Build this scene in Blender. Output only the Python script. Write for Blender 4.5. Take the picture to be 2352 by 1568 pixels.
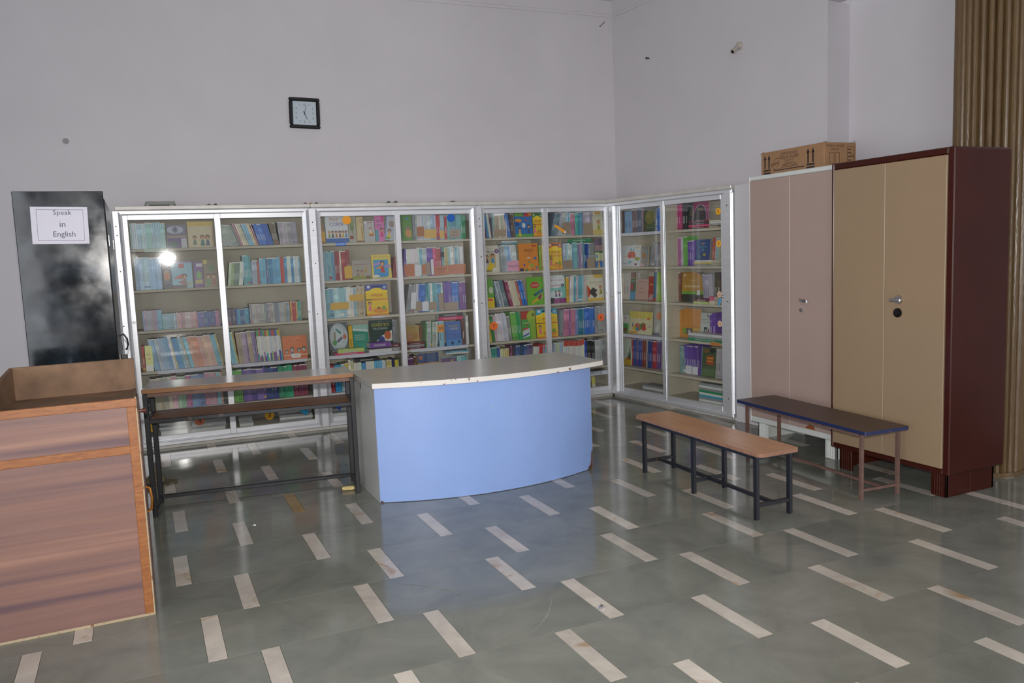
import bpy, math, random
from mathutils import Matrix, Vector
PI = math.pi
R = math.radians
scene = bpy.context.scene
for o in list(bpy.data.objects):
    bpy.data.objects.remove(o)
COL = scene.collection

# ------------------------------------------------------------------ camera
cam_d = bpy.data.cameras.new('camera')
cam_d.sensor_fit = 'HORIZONTAL'; cam_d.sensor_width = 36.0
cam_d.lens = 28.515
cam_d.clip_start = 0.05; cam_d.clip_end = 200
cam = bpy.data.objects.new('camera', cam_d); COL.objects.link(cam)
CAM = Vector((-0.425, -0.606, 1.592))
cam.location = CAM
cam.rotation_euler = (R(83.7301), R(2.2499), R(-24.7234))
scene.camera = cam

# ------------------------------------------------------------------ world and light
world = bpy.data.worlds.new('world'); scene.world = world; world.use_nodes = True
bg = world.node_tree.nodes['Background']
bg.inputs['Color'].default_value = (0.92, 0.95, 1.0, 1)
bg.inputs['Strength'].default_value = 6.9
vs = scene.view_settings
vs.view_transform = 'Standard'; vs.look = 'None'; vs.gamma = 1.0; vs.use_curve_mapping = False
vs.exposure = -0.22
# flash on top of the photographer's camera
fl_d = bpy.data.lights.new('camera_flash', 'AREA'); fl_d.shape = 'RECTANGLE'; fl_d.size = 0.07; fl_d.size_y = 0.04
fl_d.energy = 95; fl_d.color = (1.0, 0.96, 0.92); fl_d.spread = R(125)
fl = bpy.data.objects.new('camera_flash', fl_d); COL.objects.link(fl)
fl.location = CAM + Vector((0.0, 0.0, 0.13)); fl.rotation_euler = (R(86), 0, R(-24.7))

# daylight enters through the wide openings in the left and right walls of the hall
LEFT_OPEN = (-5.3, -0.4, 0.0, 3.1); FRONT_OPEN = (-5.3, -1.9, 0.0, 3.1); RIGHT_OPEN = (-5.2, -2.2, 0.0, 3.1); XLW, XRW = -5.5, 7.2
for nm, x, (y0_, y1_, z0_, z1_), ry in (('daylight_portal', XLW - .08, LEFT_OPEN, -90), ('daylight_portal', XRW + .08, RIGHT_OPEN, 90)):
    pd_ = bpy.data.lights.new(nm, 'AREA'); pd_.shape = 'RECTANGLE'; pd_.size = z1_ - z0_; pd_.size_y = y1_ - y0_; pd_.cycles.is_portal = True
    po_ = bpy.data.objects.new(nm, pd_); COL.objects.link(po_); po_.location = (x, (y0_ + y1_) / 2, (z0_ + z1_) / 2); po_.rotation_euler = (0, R(ry), 0)

pd_ = bpy.data.lights.new('daylight_portal', 'AREA'); pd_.shape = 'RECTANGLE'; pd_.size = FRONT_OPEN[1] - FRONT_OPEN[0]; pd_.size_y = 3.1; pd_.cycles.is_portal = True
po_ = bpy.data.objects.new('daylight_portal', pd_); COL.objects.link(po_); po_.location = ((FRONT_OPEN[0] + FRONT_OPEN[1]) / 2, -5.6, 1.55); po_.rotation_euler = (R(90), 0, 0)

# ------------------------------------------------------------------ helpers
def lin(c):
    c = c / 255.0
    return c / 12.92 if c <= 0.04045 else ((c + 0.055) / 1.055) ** 2.4
def hx(s):
    s = s.lstrip('#')
    return tuple(lin(int(s[i:i + 2], 16)) for i in (0, 2, 4))

class MB:
    """collects faces with a colour and a material index, builds one mesh"""
    def __init__(self): self.v = []; self.f = []; self.c = []; self.m = []; self.sm = []
    def poly(self, pts, col=(1, 1, 1), mat=0, smooth=False):
        n = len(self.v); self.v += [tuple(p) for p in pts]
        self.f.append(tuple(range(n, n + len(pts)))); self.c.append(col); self.m.append(mat); self.sm.append(smooth)
    def faces(self, vs_, fs, col=(1, 1, 1), mat=0, smooth=False):
        n = len(self.v); self.v += [tuple(p) for p in vs_]
        for f in fs:
            self.f.append(tuple(n + i for i in f)); self.c.append(col); self.m.append(mat); self.sm.append(smooth)
    def box(self, x0, x1, y0, y1, z0, z1, col=(1, 1, 1), mat=0, M=None):
        p = [(x0, y0, z0), (x1, y0, z0), (x1, y1, z0), (x0, y1, z0), (x0, y0, z1), (x1, y0, z1), (x1, y1, z1), (x0, y1, z1)]
        if M is not None: p = [M @ Vector(q) for q in p]
        self.faces(p, [(0, 3, 2, 1), (4, 5, 6, 7), (0, 1, 5, 4), (1, 2, 6, 5), (2, 3, 7, 6), (3, 0, 4, 7)], col, mat)
    def bbox(self, x0, x1, y0, y1, z0, z1, b=0.003, col=(1, 1, 1), mat=0, M=None):
        """box with all edges chamfered by b"""
        b = min(b, (x1 - x0) * .45, (y1 - y0) * .45, (z1 - z0) * .45)
        X = (x0, x1); Y = (y0, y1); Zz = (z0, z1); P = {}; vs_ = []
        for i in (0, 1):
            for j in (0, 1):
                for k in (0, 1):
                    sx, sy, sz = (b if i == 0 else -b), (b if j == 0 else -b), (b if k == 0 else -b)
                    for a, q in (('x', (X[i], Y[j] + sy, Zz[k] + sz)), ('y', (X[i] + sx, Y[j], Zz[k] + sz)), ('z', (X[i] + sx, Y[j] + sy, Zz[k]))):
                        P[(i, j, k, a)] = len(vs_); vs_.append(q if M is None else tuple(M @ Vector(q)))
        fs = []
        for a, idx in (('x', 0), ('y', 1), ('z', 2)):
            for s in (0, 1):
                o1, o2 = [t for t in (0, 1, 2) if t != idx]
                ring = []
                for (p, q) in ((0, 0), (1, 0), (1, 1), (0, 1)):
                    key = [0, 0, 0]; key[idx] = s; key[o1] = p; key[o2] = q
                    ring.append(P[(*key, a)])
                flip = (s == 0) != (idx == 1)
                fs.append(tuple(reversed(ring)) if flip else tuple(ring))
        ax = 'xyz'
        for e in range(3):
            o1, o2 = [t for t in (0, 1, 2) if t != e]
            for p in (0, 1):
                for q in (0, 1):
                    k0 = [0, 0, 0]; k1 = [0, 0, 0]; k0[o1] = k1[o1] = p; k0[o2] = k1[o2] = q; k1[e] = 1
                    fs.append((P[(*k0, ax[o1])], P[(*k0, ax[o2])], P[(*k1, ax[o2])], P[(*k1, ax[o1])]))
        for i in (0, 1):
            for j in (0, 1):
                for k in (0, 1):
                    fs.append((P[(i, j, k, 'x')], P[(i, j, k, 'y')], P[(i, j, k, 'z')]))
        self.faces(vs_, fs, col, mat)
    def cyl(self, p0, p1, r0, r1=None, n=14, col=(1, 1, 1), mat=0, smooth=True, caps=True):
        r1 = r0 if r1 is None else r1
        p0 = Vector(p0); p1 = Vector(p1); d = (p1 - p0).normalized()
        a = d.orthogonal().normalized(); b = d.cross(a)
        vs_ = []
        for (p, r) in ((p0, r0), (p1, r1)):
            for i in range(n):
                t = 2 * PI * i / n; vs_.append(p + a * (r * math.cos(t)) + b * (r * math.sin(t)))
        self.faces(vs_, [(i, (i + 1) % n, n + (i + 1) % n, n + i) for i in range(n)], col, mat, smooth)
        if caps: self.faces(vs_, [tuple(reversed(range(n))), tuple(range(n, 2 * n))], col, mat)
    def tube(self, pts, r, n=8, col=(1, 1, 1), mat=0):
        pts = [Vector(p) for p in pts]; rings = []
        for i, p in enumerate(pts):
            d = (pts[min(i + 1, len(pts) - 1)] - pts[max(i - 1, 0)]).normalized()
            a = d.cross(Vector((0.31, 0.17, 0.93))).normalized(); b = d.cross(a)
            rings.append([p + a * (r * math.cos(2 * PI * k / n)) + b * (r * math.sin(2 * PI * k / n)) for k in range(n)])
        vs_ = [q for rg in rings for q in rg]
        fs = [(i * n + k, i * n + (k + 1) % n, (i + 1) * n + (k + 1) % n, (i + 1) * n + k) for i in range(len(pts) - 1) for k in range(n)]
        self.faces(vs_, fs, col, mat, True)
        self.faces(vs_, [tuple(reversed(range(n))), tuple(range((len(pts) - 1) * n, len(pts) * n))], col, mat)
    def prism(self, pts2, z0, z1, col=(1, 1, 1), mat=0, side_mat=None):
        n = len(pts2); s = mat if side_mat is None else side_mat
        vs_ = [(x, y, z0) for x, y in pts2] + [(x, y, z1) for x, y in pts2]
        self.faces(vs_, [tuple(reversed(range(n))), tuple(range(n, 2 * n))], col, mat)
        self.faces(vs_, [(i, (i + 1) % n, n + (i + 1) % n, n + i) for i in range(n)], col, s)
    def build(self, name, mats, parent=None, loc=None, rot=None, matrix=None):
        me = bpy.data.meshes.new(name); me.from_pydata(self.v, [], self.f)
        mats = mats if isinstance(mats, (list, tuple)) else [mats]
        for m in mats: me.materials.append(m)
        me.polygons.foreach_set('material_index', self.m); me.polygons.foreach_set('use_smooth', self.sm)
        if any(c != (1, 1, 1) for c in self.c):
            ca = me.color_attributes.new('Col', 'FLOAT_COLOR', 'CORNER'); buf = []
            for f, c in zip(self.f, self.c): buf += [c[0], c[1], c[2], 1.0] * len(f)
            ca.data.foreach_set('color', buf)
        me.validate(); me.update()
        o = bpy.data.objects.new(name, me); COL.objects.link(o)
        if parent is not None: o.parent = parent
        if matrix is not None: o.matrix_local = matrix
        if loc is not None: o.location = loc
        if rot is not None: o.rotation_euler = rot
        return o
def tag(o, label=None, cat=None, group=None, kind=None):
    if label: o['label'] = label
    if cat: o['category'] = cat
    if group: o['group'] = group
    if kind: o['kind'] = kind
    return o
def empty(name, loc=(0, 0, 0), rz=0.0):
    o = bpy.data.objects.new(name, None); o.empty_display_size = 0.1; COL.objects.link(o)
    o.location = loc; o.rotation_euler = (0, 0, rz); return o

_tc = {}
def text_geo(s):
    if s in _tc: return _tc[s]
    cu = bpy.data.curves.new('lettering', 'FONT'); cu.body = s; cu.size = 1.0; cu.resolution_u = 2
    cu.align_x = 'LEFT'
    ob = bpy.data.objects.new('lettering', cu); COL.objects.link(ob)
    dg = bpy.context.evaluated_depsgraph_get(); me = bpy.data.meshes.new_from_object(ob.evaluated_get(dg))
    vs_ = [v.co.copy() for v in me.vertices]; fs = [tuple(p.vertices) for p in me.polygons]
    bpy.data.objects.remove(ob); bpy.data.curves.remove(cu); bpy.data.meshes.remove(me)
    if vs_:
        x0 = min(v.x for v in vs_); x1 = max(v.x for v in vs_); y0 = min(v.y for v in vs_); y1 = max(v.y for v in vs_)
    else: x0 = y0 = 0; x1 = y1 = 1
    _tc[s] = (vs_, fs, x0, x1, y0, y1); return _tc[s]
def put_text(mb, s, cx, cz, h, y, col, wmax=None, mat=0, M=None, rot=0.0):
    """letters standing upright in the x-z plane facing -y, centred at cx, cz"""
    vs_, fs, x0, x1, y0, y1 = text_geo(s)
    if not vs_: return
    k = h / max(y1 - y0, 1e-6); kx = k
    if wmax and (x1 - x0) * k > wmax: kx = wmax / (x1 - x0)
    ca, sa = math.cos(rot), math.sin(rot); P = []
    for v in vs_:
        a = (v.x - (x0 + x1) / 2) * kx; b = (v.y - (y0 + y1) / 2) * k
        p = Vector((cx + a * ca - b * sa, y, cz + a * sa + b * ca))
        P.append(M @ p if M is not None else p)
    mb.faces(P, fs, col, mat)

# ------------------------------------------------------------------ materials
def new_mat(name):
    m = bpy.data.materials.new(name); m.use_nodes = True
    return m, m.node_tree, m.node_tree.nodes['Principled BSDF']
def node(nt, typ, **kw):
    n = nt.nodes.new(typ)
    for k, v in kw.items():
        if k in n.inputs.keys(): n.inputs[k].default_value = v
        else: setattr(n, k, v)
    return n
def ramp(nt, stops):
    n = nt.nodes.new('ShaderNodeValToRGB'); e = n.color_ramp.elements
    while len(e) < len(stops): e.new(0.5)
    for el, (p, c) in zip(e, stops): el.position = p; el.color = (*c, 1) if len(c) == 3 else c
    return n
def simple(name, col, rough=0.5, metal=0.0, var=0.0, scale=8.0, bump=0.0, bscale=60.0, spec=0.5, col2=None, lo=0.35, hi=0.7, stretch=(1, 1, 1), coat=0.0):
    """principled paint with noise variation, optional second colour in patches and fine bump"""
    m, nt, b = new_mat(name)
    b.inputs['Roughness'].default_value = rough; b.inputs['Metallic'].default_value = metal
    b.inputs['Specular IOR Level'].default_value = spec; b.inputs['Coat Weight'].default_value = coat
    tc = node(nt, 'ShaderNodeTexCoord'); mp = node(nt, 'ShaderNodeMapping'); mp.inputs['Scale'].default_value = stretch
    nt.links.new(tc.outputs['Object'], mp.inputs['Vector'])
    ns = node(nt, 'ShaderNodeTexNoise', Scale=scale, Detail=6.0, Roughness=0.6); nt.links.new(mp.outputs[0], ns.inputs['Vector'])
    c1 = tuple(max(0, x * (1 - var)) for x in col); c2 = col2 if col2 else tuple(min(1, x * (1 + var)) for x in col)
    rp = ramp(nt, [(lo, c1), (hi, c2)]); nt.links.new(ns.outputs['Fac'], rp.inputs['Fac'])
    nt.links.new(rp.outputs['Color'], b.inputs['Base Color'])
    if bump > 0:
        n2 = node(nt, 'ShaderNodeTexNoise', Scale=bscale, Detail=4.0); nt.links.new(mp.outputs[0], n2.inputs['Vector'])
        bp = node(nt, 'ShaderNodeBump', Strength=bump, Distance=0.003); nt.links.new(n2.outputs['Fac'], bp.inputs['Height'])
        nt.links.new(bp.outputs[0], b.inputs['Normal'])
    return m
def chipped(name, col, col2, rough, scale, thr, soft=0.02, stretch=(1, 1, 1), metal=0.0, bump=0.3):
    """paint of one colour, worn through to another in sharp-edged chips"""
    m, nt, b = new_mat(name)
    b.inputs['Roughness'].default_value = rough; b.inputs['Metallic'].default_value = metal
    tc = node(nt, 'ShaderNodeTexCoord'); mp = node(nt, 'ShaderNodeMapping'); mp.inputs['Scale'].default_value = stretch
    nt.links.new(tc.outputs['Object'], mp.inputs['Vector'])
    ns = node(nt, 'ShaderNodeTexNoise', Scale=scale, Detail=8.0, Roughness=0.7); nt.links.new(mp.outputs[0], ns.inputs['Vector'])
    rp = ramp(nt, [(thr, col), (thr + soft, col2)]); nt.links.new(ns.outputs['Fac'], rp.inputs['Fac'])
    nt.links.new(rp.outputs['Color'], b.inputs['Base Color'])
    bp = node(nt, 'ShaderNodeBump', Strength=bump, Distance=0.002); nt.links.new(rp.outputs['Color'], bp.inputs['Height'])
    nt.links.new(bp.outputs[0], b.inputs['Normal'])
    return m
def attr_mat(name, rough, spec=0.5, coat=0.0):
    m, nt, b = new_mat(name); b.inputs['Roughness'].default_value = rough; b.inputs['Specular IOR Level'].default_value = spec
    b.inputs['Coat Weight'].default_value = coat
    a = node(nt, 'ShaderNodeAttribute', attribute_name='Col')
    ns = node(nt, 'ShaderNodeTexNoise', Scale=40.0, Detail=4.0); mr = node(nt, 'ShaderNodeMapRange')
    tc = node(nt, 'ShaderNodeTexCoord'); nt.links.new(tc.outputs['Object'], ns.inputs['Vector'])
    mr.inputs['To Min'].default_value = 0.88; mr.inputs['To Max'].default_value = 1.08
    nt.links.new(ns.outputs['Fac'], mr.inputs['Value'])
    mx = node(nt, 'ShaderNodeMix', data_type='RGBA', blend_type='MULTIPLY'); mx.inputs[0].default_value = 1.0
    nt.links.new(a.outputs['Color'], mx.inputs[6]); nt.links.new(mr.outputs[0], mx.inputs[7]); nt.links.new(mx.outputs[2], b.inputs['Base Color'])
    return m
def glass_mat(name, dust_haze, dscale=3.0, rough=0.03):
    m, nt, b = new_mat(name); out = nt.nodes['Material Output']; nt.nodes.remove(b)
    tr = node(nt, 'ShaderNodeBsdfTransparent'); tr.inputs['Color'].default_value = (0.97, 0.985, 0.975, 1)
    gl = node(nt, 'ShaderNodeBsdfGlossy', Roughness=rough)
    df = node(nt, 'ShaderNodeBsdfDiffuse'); df.inputs['Color'].default_value = (0.75, 0.74, 0.72, 1)
    lw = node(nt, 'ShaderNodeLayerWeight', Blend=0.5); pw = node(nt, 'ShaderNodeMath', operation='POWER'); pw.inputs[1].default_value = 5.0
    fr = node(nt, 'ShaderNodeMapRange'); fr.inputs['To Min'].default_value = 0.04; nt.links.new(lw.outputs['Facing'], pw.inputs[0]); nt.links.new(pw.outputs[0], fr.inputs['Value'])
    if rough > 0.03:
        nb = node(nt, 'ShaderNodeTexNoise', Scale=55.0, Detail=3.0, Roughness=0.6); tb = node(nt, 'ShaderNodeTexCoord'); nt.links.new(tb.outputs['Object'], nb.inputs['Vector'])
        bm = node(nt, 'ShaderNodeBump', Strength=0.016, Distance=0.003); nt.links.new(nb.outputs['Fac'], bm.inputs['Height']); nt.links.new(bm.outputs[0], gl.inputs['Normal'])
    mx = node(nt, 'ShaderNodeMixShader'); nt.links.new(fr.outputs[0], mx.inputs[0]); nt.links.new(tr.outputs[0], mx.inputs[1]); nt.links.new(gl.outputs[0], mx.inputs[2])
    tc = node(nt, 'ShaderNodeTexCoord'); ns = node(nt, 'ShaderNodeTexNoise', Scale=dscale, Detail=8.0, Roughness=0.7); nt.links.new(tc.outputs['Object'], ns.inputs['Vector'])
    mr = node(nt, 'ShaderNodeMapRange'); mr.inputs['From Min'].default_value = 0.35; mr.inputs['From Max'].default_value = 0.75
    mr.inputs['To Min'].default_value = dust_haze * 0.4; mr.inputs['To Max'].default_value = dust_haze * 1.8; nt.links.new(ns.outputs['Fac'], mr.inputs['Value'])
    m2 = node(nt, 'ShaderNodeMixShader'); nt.links.new(mr.outputs[0], m2.inputs[0]); nt.links.new(mx.outputs[0], m2.inputs[1]); nt.links.new(df.outputs[0], m2.inputs[2])
    nt.links.new(m2.outputs[0], out.inputs['Surface']); return m
def stone_mat(name, base, dark, rust, rough, rscale, rthr, tint=0.22):
    m, nt, b = new_mat(name)
    tc = node(nt, 'ShaderNodeTexCoord'); oi = node(nt, 'ShaderNodeObjectInfo')
    sc = node(nt, 'ShaderNodeVectorMath', operation='SCALE'); sc.inputs['Scale'].default_value = 37.0
    cb = node(nt, 'ShaderNodeCombineXYZ'); nt.links.new(oi.outputs['Random'], cb.inputs[0]); nt.links.new(oi.outputs['Random'], cb.inputs[1])
    nt.links.new(cb.outputs[0], sc.inputs[0])
    ad = node(nt, 'ShaderNodeVectorMath', operation='ADD'); nt.links.new(tc.outputs['Object'], ad.inputs[0]); nt.links.new(sc.outputs[0], ad.inputs[1])
    n1 = node(nt, 'ShaderNodeTexNoise', Scale=rscale, Detail=8.0, Roughness=0.65, Distortion=0.6); nt.links.new(ad.outputs[0], n1.inputs['Vector'])
    r1 = ramp(nt, [(0.3, dark), (0.7, base)]); nt.links.new(n1.outputs['Fac'], r1.inputs['Fac'])
    n2 = node(nt, 'ShaderNodeTexNoise', Scale=rscale * 0.55, Detail=5.0, Distortion=1.2); nt.links.new(ad.outputs[0], n2.inputs['Vector'])
    r2 = ramp(nt, [(rthr, (0, 0, 0)), (min(1, rthr + 0.12), (1, 1, 1))]); nt.links.new(n2.outputs['Fac'], r2.inputs['Fac'])
    mx = node(nt, 'ShaderNodeMix', data_type='RGBA'); nt.links.new(r2.outputs['Color'], mx.inputs[0]); nt.links.new(r1.outputs['Color'], mx.inputs[6]); mx.inputs[7].default_value = (*rust, 1)
    mr = node(nt, 'ShaderNodeMapRange'); mr.inputs['To Min'].default_value = 1 - tint; mr.inputs['To Max'].default_value = 1 + tint; nt.links.new(oi.outputs['Random'], mr.inputs['Value'])
    m2 = node(nt, 'ShaderNodeMix', data_type='RGBA', blend_type='MULTIPLY'); m2.inputs[0].default_value = 1.0
    nt.links.new(mx.outputs[2], m2.inputs[6]); nt.links.new(mr.outputs[0], m2.inputs[7]); nt.links.new(m2.outputs[2], b.inputs['Base Color'])
    n3 = node(nt, 'ShaderNodeTexNoise', Scale=14.0, Detail=6.0); nt.links.new(ad.outputs[0], n3.inputs['Vector'])
    m3 = node(nt, 'ShaderNodeMapRange'); m3.inputs['To Min'].default_value = rough * 0.7; m3.inputs['To Max'].default_value = rough * 1.4; nt.links.new(n3.outputs['Fac'], m3.inputs['Value'])
    nt.links.new(m3.outputs[0], b.inputs['Roughness'])
    return m
def wood_mat(name, cols, rough, stretch=(0.6, 6, 9), scale=2.2, distort=1.5, coat=0.0, sp=(.28, .44)):
    m, nt, b = new_mat(name); b.inputs['Roughness'].default_value = rough; b.inputs['Coat Weight'].default_value = coat
    tc = node(nt, 'ShaderNodeTexCoord'); mp = node(nt, 'ShaderNodeMapping'); mp.inputs['Scale'].default_value = stretch
    nt.links.new(tc.outputs['Object'], mp.inputs['Vector'])
    n1 = node(nt, 'ShaderNodeTexNoise', Scale=scale, Detail=5.0, Roughness=0.55, Distortion=distort); nt.links.new(mp.outputs[0], n1.inputs['Vector'])
    k = len(cols); rp = ramp(nt, [(sp[0] + sp[1] * i / (k - 1), c) for i, c in enumerate(cols)]); nt.links.new(n1.outputs['Fac'], rp.inputs['Fac'])
    n2 = node(nt, 'ShaderNodeTexNoise', Scale=scale * 9, Detail=4.0); nt.links.new(mp.outputs[0], n2.inputs['Vector'])
    mr = node(nt, 'ShaderNodeMapRange'); mr.inputs['To Min'].default_value = 0.8; mr.inputs['To Max'].default_value = 1.15; nt.links.new(n2.outputs['Fac'], mr.inputs['Value'])
    mx = node(nt, 'ShaderNodeMix', data_type='RGBA', blend_type='MULTIPLY'); mx.inputs[0].default_value = 1.0
    nt.links.new(rp.outputs['Color'], mx.inputs[6]); nt.links.new(mr.outputs[0], mx.inputs[7]); nt.links.new(mx.outputs[2], b.inputs['Base Color'])
    return m

M_WALL = simple('wall_paint', hx('c9c6ca'), 0.75, var=0.03, scale=1.3, bump=0.12, bscale=25)
M_CEIL = simple('ceiling_paint', hx('d6d4d6'), 0.85, var=0.02, scale=2)
M_STONE = stone_mat('grey_green_stone', hx('87897f'), hx('6e7068'), hx('76705a'), 0.11, 3.0, 0.66, tint=0.06)
M_MARBLE = stone_mat('white_marble', hx('cfc7ba'), hx('b3aaa0'), hx('a88659'), 0.13, 6.0, 0.62, tint=0.10)
M_BROWNSTONE = stone_mat('brown_stone', hx('ad9264'), hx('8f7448'), hx('9d7f55'), 0.2, 6.0, 0.7)
M_MORTAR = simple('floor_joint', hx('6a6a62'), 0.5, var=0.1, scale=20)
M_ALU = simple('aluminium', hx('e0e2e6'), 0.38, metal=0.55, var=0.05, scale=5, stretch=(1, 1, 12))
M_ALUDULL = simple('dusty_aluminium', hx('d2cfc9'), 0.5, metal=0.25, var=0.12, scale=9)
M_SHELF = simple('shelf_paint', hx('bdb3a2'), 0.6, var=0.04, scale=6)
M_SCREW = simple('dark_screw', hx('3a3838'), 0.35, metal=0.8)
M_CHROME = simple('chrome', hx('c9c9c9'), 0.18, metal=1.0)
M_BLACKPL = simple('black_knob', hx('0d0a0b'), 0.12)
M_PAPER = simple('white_paper', hx('c9c7d2'), 0.7, var=0.02, scale=9)
M_PRINT = attr_mat('printed_card', 0.32)
M_MATTE = attr_mat('printed_paper', 0.7)
M_GLASS = glass_mat('pane_glass', 0.008)
M_GLASSHAZE = glass_mat('flash_haze_pane_glass', 0.03, 5.0, 0.031)  # extra diffuse white paints the flash haze into the leftmost pane
M_INK = simple('dark_ink', hx('45434a'), 0.6)

# ------------------------------------------------------------------ frames of reference
PL = Vector((-0.561, 7.028, 0)); PC = Vector((4.152, 6.879, 0))
AB = math.atan2(PC.y - PL.y, PC.x - PL.x)
AS = math.atan2(-0.993, 0.119)
FB = Matrix.Translation(PL) @ Matrix.Rotation(AB, 4, 'Z')     # x along the back bookcases, y into the wall
FS = Matrix.Translation(PC) @ Matrix.Rotation(AS, 4, 'Z')     # x along the corner bookcase towards the camera, y into the wall
WD = 0.42                                                     # wall plane behind the bookcase fronts

# ------------------------------------------------------------------ room shell
ZC = 4.28
def struct(o, label, cat): return tag(o, label, cat, kind='structure')
m = MB(); m.box(-4.92, 5.35, WD, WD + 0.15, 0, ZC + .1)
struct(m.build('wall_back', M_WALL, matrix=FB), 'pale lilac-white painted wall behind the long row of bookcases', 'wall')
m = MB(); m.box(-0.6, 2.42, WD, WD + 0.15, 0, ZC + .1); m.box(2.42, 6.0, WD, WD + 0.15, 3.53, ZC + .1)
m.box(2.27, 2.42, WD + .15, WD + 0.28, 0, 3.53)
struct(m.build('wall_right', M_WALL, matrix=FS), 'pale painted side wall above the corner bookcase', 'wall')
m = MB(); m.box(2.27, 5.2, WD + 0.28, WD + 0.40, 0, 3.6)
struct(m.build('wall_recess', M_WALL, matrix=FS), 'pale recessed wall behind the steel cupboards', 'wall')
m = MB(); m.bbox(1.79, 2.34, -0.005, WD, 0, 2.10, .004)
struct(m.build('wall_pier', M_WALL, matrix=FS), 'low white plastered pier between corner bookcase and pink cupboard', 'wall')
def wall_with_opening(name, x, op, y_end, label):
    y0_, y1_, z0_, z1_ = op; q = MB()
    q.box(x - .08, x + .08, -5.6, y0_, 0, ZC + .1); q.box(x - .08, x + .08, y1_, y_end, 0, ZC + .1); q.box(x - .08, x + .08, y0_, y1_, z1_, ZC + .1)
    struct(q.build(name, M_WALL), label, 'wall')
wall_with_opening('wall_left', XLW, LEFT_OPEN, 7.8, 'pale painted wall with a wide opening, left outside the picture')
wall_with_opening('wall_far_right', XRW, RIGHT_OPEN, 7.8, 'pale painted wall with a wide opening, right outside the picture')
q = MB(); q.box(XLW - .08, FRONT_OPEN[0], -5.6, -5.45, 0, ZC + .1); q.box(FRONT_OPEN[1], XRW + .08, -5.6, -5.45, 0, ZC + .1); q.box(FRONT_OPEN[0], FRONT_OPEN[1], -5.6, -5.45, 3.1, ZC + .1); struct(q.build('wall_front', M_WALL), 'pale painted wall behind the photographer', 'wall')
m = MB(); m.box(XLW - .08, XRW + .08, -5.6, 7.8, ZC, ZC + .12)
struct(m.build('ceiling', M_CEIL), 'white painted ceiling at the top edge of the picture', 'ceiling')
for nm, fr, a, b, lab in (('trim_1', FB, -4.8, 5.06, 'thin moulding along the top of the back wall'), ('trim_2', FS, -0.30, 2.42, 'thin moulding along the top of the side wall')):
    m = MB(); m.bbox(a, b, WD - .010, WD, 4.105, 4.14, .004)
    struct(m.build(nm, M_WALL, matrix=fr), lab, 'moulding')
# fluted column
m = MB(); NF = 30; prof = []
for i in range(NF * 6):
    t = 2 * PI * i / (NF * 6); k = abs(math.sin(NF * t / 2)); prof.append((4.72 + (0.198 + 0.032 * k ** .6) * math.cos(t), 2.99 + (0.198 + 0.032 * k ** .6) * math.sin(t)))
m.prism(prof, 0.02, ZC)
bs = [(4.72 + .236 * math.cos(2 * PI * i / 48), 2.99 + .236 * math.sin(2 * PI * i / 48)) for i in range(48)]
m.prism(bs, 0, 0.03)
M_COL = simple('ochre_gloss_paint', hx('665136'), 0.30, var=0.12, scale=30, bump=0.5, bscale=90, stretch=(1, 1, .25))
struct(m.build('trim_3', M_COL), 'round fluted ochre-brown column behind the brown cupboard', 'column')

# ------------------------------------------------------------------ floor: stone slabs and marble strips
m = MB(); m.box(XLW - .08, XRW + .08, -5.6, 7.8, -0.12, -0.003)
floor = struct(m.build('floor', M_MORTAR), 'polished grey-green stone floor with short white marble strips', 'floor')
ROW_Y = [4.998, 4.55, 4.104, 3.658, 3.209, 2.754, 2.298, 1.852, 1.426]
ROW_X = [-0.311, 0.014, -0.342, -0.07, -0.257, -0.052, -0.323, -0.045]
rows = [(ROW_Y[i], ROW_Y[i + 1], ROW_X[i]) for i in range(8)]
y = 4.998
for i in range(5): rows.append((y + .447, y, 0.04 if i % 2 == 0 else -0.34)); y += .447
y = 1.426
for i in range(4): rows.append((y, y - .447, -0.32 if i % 2 == 0 else -0.04)); y -= .447
Rm = cam.rotation_euler.to_matrix().transposed(); FPX = 28.515 / 36 * 2352
def proj(p):
    v = Rm @ (Vector(p) - CAM)
    if v.z > -0.05: return None
    return (1176 + FPX * v.x / -v.z, 784 - FPX * v.y / -v.z)
def near_view(x0, x1, y0, y1):
    for a in (x0, (x0 + x1) / 2, x1):
        for b in (y0, (y0 + y1) / 2, y1):
            q = proj((a, b, 0))
            if q and -260 < q[0] < 2620 and -200 < q[1] < 1860: return True
    return False
SW = 0.0758; P = 0.70; G = 0.0012
nst = 0
for (ya, yb_, xo) in rows:
    h = ya - yb_
    m = MB(); m.box(0, P - SW - 2 * G, 0, h - 2 * G, -0.02, 0); sme = None; kme = None
    for k in range(-5, 12):
        xs0 = xo + k * P - SW / 2
        if near_view(xs0, xs0 + SW, yb_, ya):
            mat = M_BROWNSTONE if abs(ya - 4.998) < .01 and k == 1 else M_MARBLE
            if kme is None or mat is M_BROWNSTONE:
                q = MB(); q.box(0, SW - 2 * G, 0, h - 2 * G, -0.02, 0.0002); o = q.build('marble_strip', mat, floor, (xs0 + G, yb_ + G, 0))
                if mat is M_MARBLE: kme = o.data
            else:
                o = bpy.data.objects.new('marble_strip', kme); COL.objects.link(o); o.parent = floor; o.location = (xs0 + G, yb_ + G, 0)
            nst += 1
        x0 = xs0 + SW
        if near_view(x0, x0 + P - SW, yb_, ya) and x0 < 6.2:
            if sme is None:
                o = m.build('stone_slab', M_STONE, floor, (x0 + G, yb_ + G, 0)); sme = o.data
            else:
                o = bpy.data.objects.new('stone_slab', sme); COL.objects.link(o); o.parent = floor; o.location = (x0 + G, yb_ + G, 0)
            nst += 1
print('floor pieces', nst)
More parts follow.
